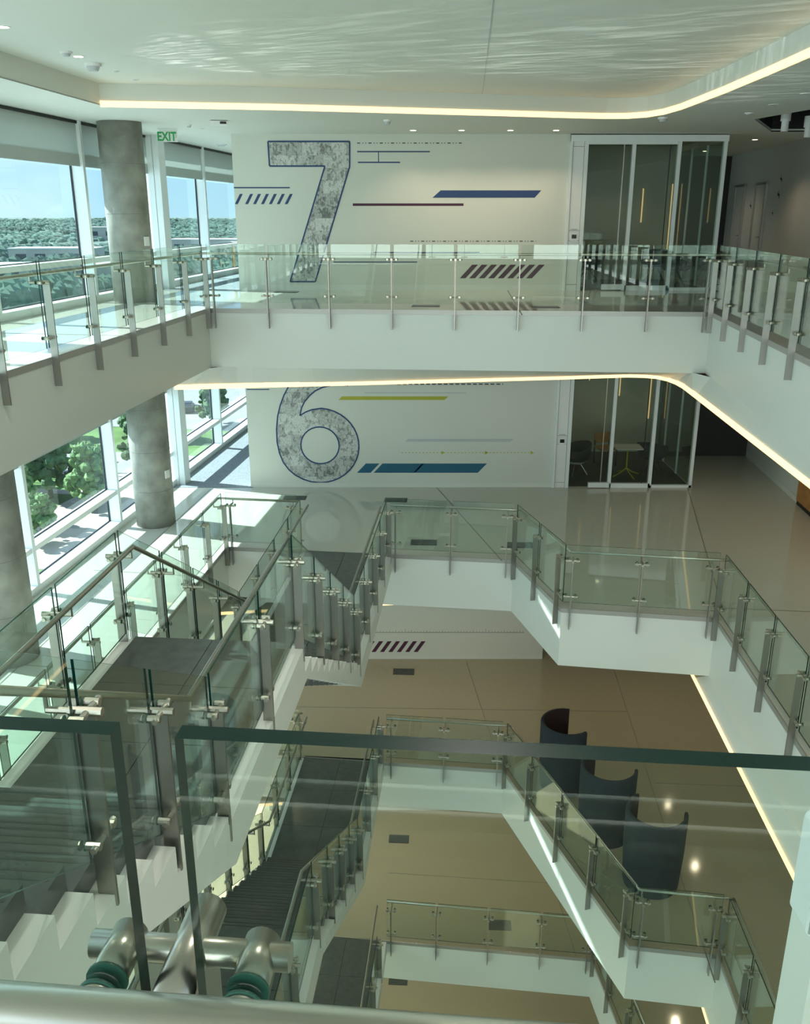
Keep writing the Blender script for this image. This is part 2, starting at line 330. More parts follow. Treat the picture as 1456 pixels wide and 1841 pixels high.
SIX = [(-1.26, -2.06), (-1.45, -2.04), (-1.62, -2.05), (-1.83, -2.10), (-2.00, -2.18), (-2.13, -2.29), (-2.25, -2.43), (-2.32, -2.57), (-2.36, -2.74)] + \
      [(-2.24, -2.665), (-2.09, -2.605)] + arc(-1.95, -3.44, .905, .87, 85, -90, 18)[0:] + \
      [(-2.15, -4.29), (-2.34, -4.23), (-2.52, -4.13), (-2.66, -4.00), (-2.78, -3.83), (-2.86, -3.60), (-2.90, -3.35), (-2.90, -3.05), (-2.86, -2.75), (-2.79, -2.50), (-2.70, -2.28),
       (-2.57, -2.05), (-2.40, -1.84), (-2.18, -1.68), (-1.92, -1.59), (-1.60, -1.56), (-1.26, -1.62)]
SIXH = arc(-1.93, -3.43, .435, .43, 0, 352, 28)
s6 = art(6, 'numeral_six', SIX, 'photo_collage', hole=SIXH); outline(6, SIX, 'navy', .030, s6); outline(6, SIXH, 'navy', .030, s6)
# storey 7 lines
art(7, 'line', rect(-3.55, -2.39, 2.06, 2.085), 'navy')
for i in range(7): art(7, 'slash', slash(-3.50 + i * .165 - (.05 if i == 0 else 0), 1.75, 1.95, .062, .115), 'navy')
def dashes(n, x0, x1, z, m, pat, h):
    b = MB(); x = x0; i = 0
    while x < x1:
        w = pat[i % len(pat)]
        if i % 2 == 0: b.box(x, min(x + w, x1), YB - .003, YB, z - h / 2, z + h / 2)
        x += w; i += 1
    link('dashed_line', b.mesh('dashed_line', [m]), WALL[n])
dd = (.065, .045, .018, .04, .018, .045)
dashes(7, -.98, 1.16, 2.93, 'dark_print', dd, .018); dashes(7, .11, 2.77, 1.01, 'dark_print', dd, .018)
art(7, 'line', rect(-.98, .51, 2.755, 2.78), 'navy'); art(7, 'line', rect(-.97, -.10, 2.55, 2.575), 'navy'); art(7, 'line', rect(-.553, -.535, 2.57, 2.76), 'navy')
art(7, 'bar', rect(-1.09, 1.22, 1.715, 1.765), 'maroon'); art(7, 'bar', [(.57, 1.875), (2.70, 1.875), (2.83, 2.02), (.74, 2.02)], 'navy')
art(7, 'line', rect(-.66, 1.58, .77, .79), 'navy'); art(7, 'line', rect(-1.52, .26, .575, .595), 'navy')
for i in range(8): art(7, 'slash', slash(1.17 + i * .203, .25, .53, .125, .26), 'maroon')
# storey 6 lines
dashes(6, -.18, 2.18, -2.03, 'dark_print', (.085, .045), .026)
art(6, 'line', rect(-.90, 1.36, -2.235, -2.215), 'pale_grey'); art(6, 'bar', [(-1.49, -2.385), (.88, -2.385), (.97, -2.305), (-1.41, -2.305)], 'lime')
art(6, 'line', rect(-3.52, -3.02, -2.16, -2.14), 'navy'); art(6, 'bar', [(0, -3.345), (2.38, -3.345), (2.46, -3.275), (.07, -3.275)], 'pale_grey')
dashes(6, -.08, 2.86, -3.60, 'lime', (.04, .04), .014)
for x in (.83, 1.82, 2.86): art(6, 'arrow', [(x, -3.645), (x + .075, -3.60), (x, -3.555)], 'lime')
for a, c in ((-1.10, -.79), (-.72, .23), (.19, 1.67)): art(6, 'bar', [(a, -4.075), (c, -4.075), (c + .205, -3.855), (a + .205, -3.855)], 'teal')
# storey 5 lines
for i in range(7): art(5, 'slash', slash(-1.03 + i * .207, -8.65, -8.36, .10, .19), 'maroon')
b = MB(); b.box(-1.0, 2.9, YB - .003, YB, -8.128, -8.12)
for i in range(52):
    x = -.98 + i * .0755; h = .09 if i % 26 == 13 else (.06 if i % 5 == 0 else .035); b.box(x, x + .006, YB - .003, YB, -8.12, -8.12 + h)
link('ruler_line', b.mesh('ruler_line', ['dark_print']), WALL[5])

# ------------------------------------------------------------------ ceilings with cove and warm light line
STRIP = [(-4.05, 15.52), (-1.08, 15.92), (2.82, 16.52), (3.7, 16.68), (4.2, 16.76), (4.52, 16.72), (4.72, 16.60), (4.85, 16.35), (4.91, 16.0), (4.92, 15.6), (4.87, 14.71), (4.71, 12.04), (4.54, 9.2), (4.05, .5)]
TOP = [(-4.57, 14.60), (-1.96, 15.04), (1.57, 15.91), (2.9, 16.27), (3.4, 16.36), (3.76, 16.34), (4.02, 16.12), (4.18, 15.7), (4.25, 15.0), (4.25, 13.04), (4.20, 11.41), (4.12, 9.6), (3.75, 1.0)]
RECESS = [(6.02, 16.7), (6.10, 16.25), (6.32, 15.2), (8.0, 12.4), (8.3, 19.1), (7.25, 19.1)]
def near_edge(p, n):
    h = HOLE[n + 1]; best = None; P_ = Vector(p)
    for i in (range(len(h)) if n == 6 else [len(h) - 3]):
        a, c = Vector(h[i]), Vector(h[(i + 1) % len(h)])
        if min(a.y, c.y) < 1.3 and abs(a.y - c.y) < 1: continue
        t = max(0, min(1, (P_ - a).dot(c - a) / (c - a).length_squared)); q = a + (c - a) * t
        if best is None or (q - P_).length < (best - P_).length: best = q
    return (best.x, best.y)
for n in (7, 6, 5, 4):
    zc = Z[n] + 3.1; line = TOP if n == 7 else STRIP
    hole = line + ([(-5.9, 1.0)] if n == 7 else [(-6.6, 1.0), (-5.35, 12.0), (-5.0, 15.2)]); zt = zc + .30
    b = MB(); b.prism(outer(), zc, zc + .02, [hole] + ([RECESS] if n == 7 else []), 0, 0, 0)
    if n == 7:
        for i in range(len(hole)):
            p, q = hole[i], hole[(i + 1) % len(hole)]; b.quad([(*p, zc), (*q, zc), (*q, zt + .02), (*p, zt + .02)])
        b.prism([(-7.5, .0), (6, .0), (6, 18), (-7.5, 18)], zt, zt + .02)
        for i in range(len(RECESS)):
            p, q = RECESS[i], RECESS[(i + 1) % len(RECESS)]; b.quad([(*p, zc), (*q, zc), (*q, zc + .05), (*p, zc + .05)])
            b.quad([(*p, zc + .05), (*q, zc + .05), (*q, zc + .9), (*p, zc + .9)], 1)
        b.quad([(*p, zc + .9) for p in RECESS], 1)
    else:
        fine = []
        for i in range(len(line) - 1):
            p, q = Vector(line[i]), Vector(line[i + 1]); m_ = max(1, int((q - p).length / .25)); fine += [tuple(p + (q - p) * t / m_) for t in range(m_)]
        fine.append(line[-1]); cb = MB()
        if n < 6: fine = [p for p in fine if p[1] < HOLE[n + 1][-3][1] + .5]
        for p, q in zip(fine, fine[1:]): cb.quad([(*p, zc), (*q, zc), (*near_edge(q, n), zt + .01), (*near_edge(p, n), zt + .01)])
        cove_band = cb.mesh('cove_band', ['fascia_paint'], True)
    tag(link('ceiling', b.mesh('ceiling', ['ceiling_paint', 'black'])), {7: 'white top ceiling with raised coffer over the void', 6: 'white ceiling of second storey set back under the slab',
        5: 'white ceiling of the third storey down', 4: 'white ceiling of the fourth storey down'}[n], kind='structure')
    if n != 7: link('cove_band', cove_band, bpy.data.objects[[o.name for o in COL.objects if o.name.startswith('ceiling')][-1]])
    b = MB(); base = []
    for i in range(len(line) - 1):
        zz = zc + .02 if n != 6 else zc - .012; p, q = Vector((*line[i], zz)), Vector((*line[i + 1], zz)); b.bar(p, q, .03, .085 if n >= 6 else .05)
    tag(link('cove_light', b.mesh('cove_light', ['led'])), {7: 'warm glowing light line along the curved coffer of the top ceiling', 6: 'warm glowing light line curving under the top slab edge',
        5: 'warm glowing light line under the right edge of the second slab', 4: 'warm glowing light line low at right under the third slab'}[n], 'light')
b = MB(); b.bar((.8, 9.1, 3.398), (1.24, 15.6, 3.398), .012, .004); b.bar((1.24, 15.6, 3.398), (1.24, 15.8, 3.398), .012, .004)
o = link('trim_1', b.mesh('trim_1', ['pale_grey'])); tag(o, 'fine joint line across the top coffer ceiling', kind='structure')

# ------------------------------------------------------------------ window wall
S = math.sqrt(1 + .122 ** 2); WROT = math.atan2(1, .122)           # local x runs along the facade, local y points outwards
BY = [.65, 3.9, 7.15, 10.4, 13.65, 16.9, 20.15, 23.3, 26.5, 29.4]
def wmesh(L):
    d = {}
    b = MB(); b.box(0, L, 0, .27, 0, .13); d['sill'] = b.mesh('sill', ['alu'])
    b = MB(); b.box(.04, L - .04, .02, .24, .70, .79); b.box(.04, L - .04, .24, .30, .70, .79); d['transom'] = b.mesh('transom', ['alu'])
    b = MB(); b.box(L - .045, L + .045, .0, .26, .13, 3.4); d['mullion'] = b.mesh('mullion', ['alu'])
    b = MB(); b.box(L - .062, L - .045, .215, .25, .13, 3.1); b.box(L + .045, L + .06, .215, .25, .13, 3.1); b.box(.06, L - .06, .222, .245, .13, .148); b.box(.06, L - .06, .222, .245, .79, .806)
    d['gasket'] = b.mesh('gasket', ['gasket'])
    b = MB(); b.quad([(.05, .232, .13), (L - .05, .232, .13), (L - .05, .232, .70), (.05, .232, .70)]); d['pane_low'] = b.mesh('lower_pane', ['window_glass'])
    b = MB(); b.quad([(.05, .232, .79), (L - .05, .232, .79), (L - .05, .232, 2.95), (.05, .232, 2.95)]); d['pane_up'] = b.mesh('upper_pane', ['window_glass'])
    b = MB(); b.box(0, L, .18, .30, 2.86, 3.4); d['head'] = b.mesh('spandrel', ['alu'])
    b = MB(); b.box(.03, L - .03, .060, .066, 2.35, 3.06); d['shade'] = b.mesh('roller_shade', ['shade_fabric'])
    b = MB(); b.box(.03, L - .03, .052, .058, 2.35, 2.55); d['hem'] = b.mesh('hem', ['shade_fabric'])
    b = MB(); b.box(0, L, .03, .12, 3.05, 3.095, 0); d['slot'] = b.mesh('shade_slot', ['black'])
    return d
ORD = ['nearest bay', 'second bay along', 'third bay along', 'fourth bay along', 'fifth bay along, before the column', 'sixth bay along, behind the column', 'seventh bay along, past the white pier', 'eighth bay along', 'farthest bay beside the numeral wall']
wi = 0; WM = {}
for n in (7, 6, 5):
    for i in range(len(BY) - 1):
        L = round((BY[i + 1] - BY[i]) * S, 3)
        if L not in WM: WM[L] = wmesh(L)
        d = WM[L]; wi += 1
        w = empty('window_%d' % wi, (leftx(BY[i]), BY[i], Z[n]), WROT, 'white framed glass wall bay on the %s storey, %s' % (STOREY[n], ORD[i]), kind='structure')
        for nm, k in (('sill', 'sill'), ('transom', 'transom'), ('mullion', 'mullion'), ('gasket', 'gasket'), ('pane', 'pane_low'), ('pane', 'pane_up'), ('spandrel', 'head'), ('shade_slot', 'slot')): link(nm, d[k], w)
        s = empty('roller_shade', (leftx(BY[i]), BY[i], Z[n] - (.0 if n == 7 else .20)), WROT, 'pale grey roller shade drawn partly down, %s storey, %s' % (STOREY[n], ORD[i]), 'shade', 'roller shades on the window wall')
        link('fabric', d['shade'], s); link('hem', d['hem'], s)
# white pier of the facade at the bend
for n in (7, 6):
    b = MB(); b.box(-.30, .05, -.22, .045, 0, 3.1)
    o = link('column', b.mesh('column', ['alu'])); o.location = (leftx(20.15), 20.15, Z[n]); o.rotation_euler = (0, 0, WROT)
    tag(o, 'white metal clad pier in the window wall, %s storey' % STOREY[n], kind='structure')
    link('seam', (lambda q: (q.box(-.304, -.299, -.09, -.082, 0, 3.1), q.mesh('seam', ['joint']))[1])(MB()), o)
# concrete columns
def column(x, y, n, label):
    e = empty('column', (x, y, Z[n]), 0, label, kind='structure'); b = MB(); b.tube([(0, 0, 0), (0, 0, 3.1)], .385, 48)
    o = link('shaft', b.mesh('shaft', ['concrete'], True), e)
    for f in o.data.polygons:
        if abs(f.normal.z) > .9: f.use_smooth = False
    for h in (.75, 1.55, 2.4):
        b = MB(); b.tube([(0, 0, h), (0, 0, h + .008)], .3865, 48); link('seam', b.mesh('seam', ['concrete_seam'], True), e)
    if y < 15: return
    sp = boxobj('switch_plate', (.36, .40, -.06, .06, 1.0, 1.16), 'white_plastic', e); sp.rotation_euler = (0, 0, math.radians(-25))
for x, y in ((-5.07, 17.15), (-5.60, 11.35)):
    for n in (7, 6, 5):
        column(x, y, n, 'round bare concrete column by the windows, %s storey, %s' % (STOREY[n], 'far one' if y > 15 else 'near one'))

# ------------------------------------------------------------------ railings
def clamp_mesh(hi=False):
    k = 20 if hi else 8; b = MB()
    b.tube([(-.11, .025, 0), (.11, .025, 0)], .0155, k)
    for sx in (-.075, .075):
        b.tube([(sx, .045, 0), (sx, -.019, 0)], .020, k); b.tube([(sx, -.019, 0), (sx, -.023, 0)], .0225, k, 1); b.tube([(sx, -.041, 0), (sx, -.045, 0)], .0225, k, 1)
        b.tube([(sx, -.045, 0), (sx, -.050, 0), (sx, -.052, 0)], [.021, .021, .017], k)
    return b.mesh('clamp', ['steel', 'rubber'], False)
CL = clamp_mesh()
def bracket_mesh(hi=False, ye=-.15):
    k = 20 if hi else 8; b = MB()
    b.tube([(0, .088, .0), (0, -.055, .0)], .0215, k); b.tube([(0, -.055, 0), (0, ye, 0)], .0155, k); b.tube([(0, ye, -.012), (0, ye, .065 if not hi else .11)], .010, k)
    return b.mesh('bracket', ['steel'], False)
BK = bracket_mesh()
PM = {}
def post_mesh(zb, y0=0.0, zt=.825):
    k = (zb, y0, zt)
    if k not in PM:
        b = MB(); b.box(-.009, .009, y0, y0 + .085, zb, zt); PM[k] = b.mesh('post', ['steel_dark'])
    return PM[k]
def zat(prof, s):
    for (a, za), (c, zc) in zip(prof, prof[1:]):
        if s <= c: return za + (zc - za) * (s - a) / max(1e-6, c - a)
    return prof[-1][1]
def panel(root, prof, s0, s1, bot=.10, top=1.07, t=.013):
    """one glass sheet between two posts, following the slope"""
    ks = [s0] + [p[0] for p in prof if s0 + .02 < p[0] < s1 - .02] + [s1]; b = MB(); yi, yo = -.03 - t / 2, -.03 + t / 2
    for a, c in zip(ks, ks[1:]):
        za, zc = zat(prof, a), zat(prof, c)
        b.quad([(a, yi, za + bot), (c, yi, zc + bot), (c, yi, zc + top), (a, yi, za + top)][::-1], 0); b.quad([(a, yo, za + bot), (c, yo, zc + bot), (c, yo, zc + top), (a, yo, za + top)], 0)
        b.quad([(a, yi, za + top), (c, yi, zc + top), (c, yo, zc + top), (a, yo, za + top)], 1); b.quad([(a, yi, za + bot), (a, yo, za + bot), (c, yo, zc + bot), (c, yi, zc + bot)], 1)
    for a in (s0, s1):
        za = zat(prof, a); b.quad([(a, yi, za + bot), (a, yo, za + bot), (a, yo, za + top), (a, yi, za + top)], 1)
    return link('glass_panel', b.mesh('glass_panel', ['glass', 'glass_edge']), root)
def posts(root, prof, ss, zb=-.33, y0=0.0):
    for s in ss:
        z = zat(prof, s); p = link('post', post_mesh(zb, y0), root, (s, 0, z))
        link('clamp', CL, p, (0, 0, .83)); link('clamp', CL, p, (0, 0, .22)); link('bracket', BK, p, (0, 0, .83))
def handrail(root, prof, s0, s1, y=-.15, ends=()):
    pts = [(s0, y, zat(prof, s0) + .91)] + [(a, y, zz + .91) for a, zz in prof if s0 + .02 < a < s1 - .02] + [(s1, y, zat(prof, s1) + .91)]
    b = MB(); b.tube(pts, .0215, 10); return link('handrail', b.mesh('handrail', ['steel'], True), root)
def corner_ext(p, z):
    """how far a handrail set back from the edge runs past (or stops short of) a corner of the void"""
    for n, zz in Z.items():
        if abs(zz - z) > .01: continue
        h = [Vector(q) for q in HOLE[n]]
        for i, q in enumerate(h):
            if (q - p).length < .01:
                u, v = (q - h[i - 1]).normalized(), (h[(i + 1) % len(h)] - q).normalized(); cr = u.x * v.y - u.y * v.x; ang = math.acos(max(-1, min(1, u.dot(v))))
                phi = math.pi - ang if cr < 0 else math.pi + ang
                return .15 / math.tan(phi / 2)
    return -.02
def rail_run(a, c, z, n, label, ends=(.13, .13), trimr=(0, 0)):
    """level glass railing along the slab edge from a to c; the void lies on the left of that direction"""
    a, c = Vector(a), Vector(c); L = (c - a).length; rz = math.atan2((c - a).y, (c - a).x)
    r = empty('glass_railing', (a.x, a.y, z), rz, label, 'railing', 'frameless glass railings round the void'); prof = [(0, 0), (L, 0)]
    js = [L * i / n for i in range(n + 1)]
    for i in range(n): panel(r, prof, js[i] + (.03 if i else .035), js[i + 1] - (.03 if i < n - 1 else .035))
    posts(r, prof, [ends[0]] + js[1:-1] + [L - ends[1]]); handrail(r, prof, -corner_ext(a, z), L + corner_ext(c, z)); return r
h = HOLE[7]
rail_run(h[1], h[0], 0, 8, 'long glass railing across the back edge of the top floor, before the numeral wall')
rail_run(h[0], h[6], 0, 13, 'glass railing along the window side of the top floor')
rail_run(h[2], h[1], 0, 13, 'glass railing along the right side of the top floor')
h = HOLE[6]; lerp = lambda p, q, t: (p[0] + (q[0] - p[0]) * t, p[1] + (q[1] - p[1]) * t)
XA, XB = .262, .575     # where the stair bridge meets the back edge
rail_run(lerp(h[0], h[1], XA), h[0], Z[6], 1, 'short glass railing between the stair bridge and the window walk, second storey')
rail_run(h[0], h[5], Z[6], 13, 'glass railing along the window walk of the second storey, behind the stair')
rail_run(h[1], lerp(h[0], h[1], XB), Z[6], 2, 'short glass railing before the six wall, right of the stair bridge')
rail_run(h[2], h[1], Z[6], 2, 'short slanting glass railing on the second storey beside the notch')
rail_run(h[3], h[2], Z[6], 2, 'glass railing facing us on the notch of the second storey')
rail_run(h[4], h[3], Z[6], 11, 'long glass railing running to the right edge, second storey')
h = HOLE[5]
rail_run(lerp(h[0], h[1], XA - .02), h[0], Z[5], 1, 'short glass railing left of the stair bridge on the third storey')
rail_run(h[0], h[5], Z[5], 13, 'glass railing on the window side of the third storey, under the stairs')
rail_run(h[1], lerp(h[0], h[1], XB - .02), Z[5], 2, 'short glass railing right of the stair bridge on the third storey')
rail_run(h[2], h[1], Z[5], 4, 'slanting glass railing beside the dark pod chairs')
rail_run(h[3], h[2], Z[5], 1, 'short glass railing facing us below the nearest pod chair')
rail_run(h[4], h[3], Z[5], 9, 'glass railing running down the right side of the third storey')
h = HOLE[4]
rail_run(lerp(h[0], h[1], .24), h[0], Z[4], 1, 'short glass railing left of the stair bridge on the fourth storey')
rail_run(h[1], lerp(h[0], h[1], .40), Z[4], 4, 'glass railing across the back edge of the fourth storey, over the lowest floor')
rail_run(h[2], h[1], Z[4], 5, 'glass railing glimpsed low under the notch of the third storey')

# foreground railing right in front of the photographer
def fg_railing():
    c, a = Vector((1.95, .545)), Vector((-1.42, .85)); L = (c - a).length; rz = math.atan2((c - a).y, (c - a).x)
    r = empty('glass_railing', (a.x, a.y, 0), rz, 'thick edged glass railing close to us with steel clamps and handrail', 'railing', 'frameless glass railings round the void')
    prof = [(0, 0), (L, 0)]; sp = (a.x + .235) / (a.x - c.x) * L; e2 = L - .9
    js = [.03, sp, e2, L - .03]
    for i in range(3): panel(r, prof, js[i] + (.0 if i == 0 else .03), js[i + 1] - (.0 if i == 2 else .03), .10, 1.10, .022)
    hi_c, hi_b = clamp_mesh(True), bracket_mesh(True, -.172)
    for me in (hi_c, hi_b):
        for f in me.polygons: f.use_smooth = len(f.vertices) == 4
    for s in (.13, sp, e2, L - .13):
        p = link('post', post_mesh(-.33, .0, .765), r, (s, 0, 0)); link('clamp', hi_c, p, (0, 0, .79)); link('clamp', hi_c, p, (0, 0, .22)); link('bracket', hi_b, p, (0, 0, .79))
    b = MB(); b.tube([(0, -.172, .91), (L, -.172, .91)], .024, 28); link('handrail', b.mesh('handrail', ['steel'], True), r)
fg_railing()

# ------------------------------------------------------------------ staircases
W = 1.73; TR = .305; RI = .17; LED = .12
def tread_mesh():
    b = MB(); b.box(-W + LED, -LED, 0, TR + .02, -.28, 0, 0)
    for y in (.225, .275): b.box(-W + LED + .02, -LED - .02, y, y + .016, -.002, .0012, 1)
    return b.mesh('tread', ['stone', 'stone_line'])
TM = tread_mesh()
def staircase(n, yo, dx, label, rl, yend):
    yA = 1.19 + yo; z = Z[n]; y1 = yA + 12 * TR; y2 = y1 + 2.55; y3 = y2 + 12 * TR; zl = -13 * RI; zb = -26 * RI
    rz = -math.atan(.085); ox = -.93 + .085 * (yA - yo - 7.4) + dx
    st = empty('staircase', (ox, yA, z), rz, label, 'staircase'); k = 1 / math.cos(math.atan(.085)) ; Yl = lambda y: (y - yA) * k
    def T(y, zz): link('tread', TM, st, (0, Yl(y), zz))
    b = MB(); b.box(-W + LED, -LED, -.30, .02, -.28, 0); link('top_landing', b.mesh('top_landing', ['stone']), st)
    for i in range(12): T(yA + TR * i, -RI * (i + 1)); T(y2 + TR * i, zl - RI * (i + 1))
    # stone pavers of the mid landing and of the bridge
    def pavers(ya, yb, zz, nx, ny):
        for i in range(nx):
            for j in range(ny):
                xa = -W + LED + (W - 2 * LED) * i / nx; xb = -W + LED + (W - 2 * LED) * (i + 1) / nx; y_a = Yl(ya + (yb - ya) * j / ny); y_b = Yl(ya + (yb - ya) * (j + 1) / ny)
                q = MB(); q.box(xa + .003, xb - .003, y_a + .003, y_b - .003, zz - .06, zz); link('paver', q.mesh('paver', ['stone']), st)
    pavers(y1, y2 + .02, zl, 2, 3); pavers(y3, yend, zb, 2, 3)
    # stepped white stringers
    up = [(-.30, -.10)]; 
    for i in range(13):
        up += [(Yl(yA + TR * i), -RI * i - LED), (Yl(yA + TR * i), -RI * (i + 1) - LED)] if i < 13 else []
    up[-1] = (Yl(y1), zl - .02); up += [(Yl(y2), zl - .02)]
    for i in range(13):
        a = Yl(y2 + TR * i); up += [(a, zl - RI * i - (LED if i else .02)), (a, zl - RI * (i + 1) - LED)]
    up[-1] = (Yl(y3), zb - .02); up += [(Yl(yend), zb - .02)]
    lo = [(Yl(yend), zb - .34), (Yl(y3) + .05, zb - .34), (Yl(y2) + .1, zl - .40), (Yl(y1) + .1, zl - .40), (-.05, -.50), (-.30, -.50)]
    for nm, x0, x1 in (('stringer', -LED, 0), ('stringer', -W, -W + LED)):
        q = MB(); q.profile(up + lo, x0, x1); link(nm, q.mesh(nm, ['fascia_paint']), st)
    q = MB(); l2 = lo[::-1]; q.profile(l2 + [(p[0], p[1] + .05) for p in l2[::-1]], -W + LED, -LED); link('soffit', q.mesh('soffit', ['fascia_paint']), st)
    # two railings standing on the stringers
    prof = [(0, 0), (Yl(y1), zl), (Yl(y2), zl), (Yl(y3), zb), (Yl(yend), zb)]
    ss = [.12, 1.08, 2.03, 2.80, Yl(y1) + .02, Yl(y1) + 1.28, Yl(y2) - .05, Yl(y2) + .95, Yl(y2) + 1.85, Yl(y2) + 2.75, Yl(y3) - .03, Yl(y3) + 1.05, Yl(y3) + 2.1, Yl(y3) + 3.15, Yl(yend) - .1]
    ss = [s for i, s in enumerate(ss) if i == 0 or (s > ss[i - 1] + .25 and s < Yl(yend) - .05)] 
    if Yl(yend) - ss[-1] < .4: ss[-1] = Yl(yend) - .12
    for side, lab in ((0, rl[0]), (1, rl[1])):
        # local frame of a railing: x runs along the stair, y points to the void
        M3 = Matrix(((0, 1 if side == 0 else -1, 0), (1, 0, 0), (0, 0, 1)))
        r = empty('stair_railing', (0, 0, 0), 0, lab, 'railing', 'glass railings of the stairs')
        xl = -.045 if side == 0 else -W + .045
        base = st.matrix_basis.copy()
        wm = Matrix.Translation((ox, yA, z)) @ Matrix.Rotation(rz, 4, 'Z') @ Matrix.Translation((xl, 0, 0))
        if side == 1:
            wm = wm @ Matrix.Rotation(math.pi / 2, 4, 'Z'); pr, sl = prof, ss
        else:
            wm = wm @ Matrix.Translation((0, Yl(yend), 0)) @ Matrix.Rotation(-math.pi / 2, 4, 'Z'); E_ = Yl(yend); pr = [(E_ - s, q) for s, q in prof][::-1]; sl = [E_ - s for s in ss][::-1]
        r.matrix_basis = wm
        E_ = Yl(yend)
        for i in range(len(sl) - 1): panel(r, pr, sl[i] + .03, sl[i + 1] - .03, .08, 1.07)
        posts(r, pr, sl, -.15, -.03); handrail(r, pr, .03, E_ - .03)
staircase(7, 0, 0, 'white stepped staircase with dark stone treads from the top floor down to the second storey',
          ('right hand glass railing of the upper stair, beside the open void', 'window side glass railing of the upper stair'), 15.42)
staircase(6, 1.1, -.08, 'lower staircase with dark treads from the second storey to the third',
          ('void side glass railing of the middle stair', 'window side glass railing of the middle stair'), 15.38)
staircase(5, 1.1, -.04, 'lowest visible staircase with dark treads down to the fourth storey',
          ('void side glass railing of the lowest stair', 'window side glass railing of the lowest stair'), 15.25)

# ------------------------------------------------------------------ white pillar near right with a box on it
o = boxobj('column', (1.617, 2.02, 2.78, 3.0, Z[5], 3.1), 'fascia_paint'); tag(o, 'white square pillar at the lower right corner of the view', kind='structure')
def wall_unit():
    e = empty('wall_box', (1.575, 2.74, -.80), 0, 'white rounded box mounted on the white pillar at lower right', 'box')
    b = MB(); r = .035; x0, x1, z0, z1 = -.09, .36, -.20, .26; pts = []
    for cx, cz, a0 in ((x1 - r, z1 - r, 0), (x0 + r, z1 - r, 90), (x0 + r, z0 + r, 180), (x1 - r, z0 + r, 270)): pts += arc(cx, cz, r, r, a0, a0 + 90, 6)
    N = len(pts); b.v += [(p[0], -.10, p[1]) for p in pts] + [(p[0], .04, p[1]) for p in pts]; b.f.append(tuple(range(N))); b.m.append(0); b.f.append(tuple(range(N, 2 * N))[::-1]); b.m.append(0)
    for i in range(N): b.f.append((i, i + N, (i + 1) % N + N, (i + 1) % N)); b.m.append(0)
    link('housing', b.mesh('housing', ['alu']), e)
    b = MB(); b.box(-.078, .345, -.106, -.10, -.185, .245); link('cover', b.mesh('cover', ['cover_grey']), e)
    b = MB(); b.tube([(.02, -.10, .20), (.02, -.115, .20)], .012, 12); link('screw', b.mesh('screw', ['steel']), e)
wall_unit()

def downlight(x, y, z, label, lit=True, power=0):
    warm = (1.0, .80, .55) if z < 3.35 else (1.0, .95, .85)
    e = empty('downlight', (x, y, z), 0, label, 'light', 'small recessed ceiling lights')
    b = MB(); b.tube([(0, 0, -.006), (0, 0, 0)], .075, 20); link('trim_ring', b.mesh('trim_ring', ['white_plastic']), e)
    b = MB(); b.tube([(0, 0, -.008), (0, 0, -.004)], .055, 20); link('lens', b.mesh('lens', ['lamp_on' if lit else 'pale_grey']), e)
    if power:
        d = bpy.data.lights.new('bulb', 'SPOT'); d.energy = power; d.spot_size = math.radians(120); d.spot_blend = .6; d.color = warm; d.shadow_soft_size = .05
        l = bpy.data.objects.new('bulb', d); COL.objects.link(l); l.parent = e; l.location = (0, 0, -.03)
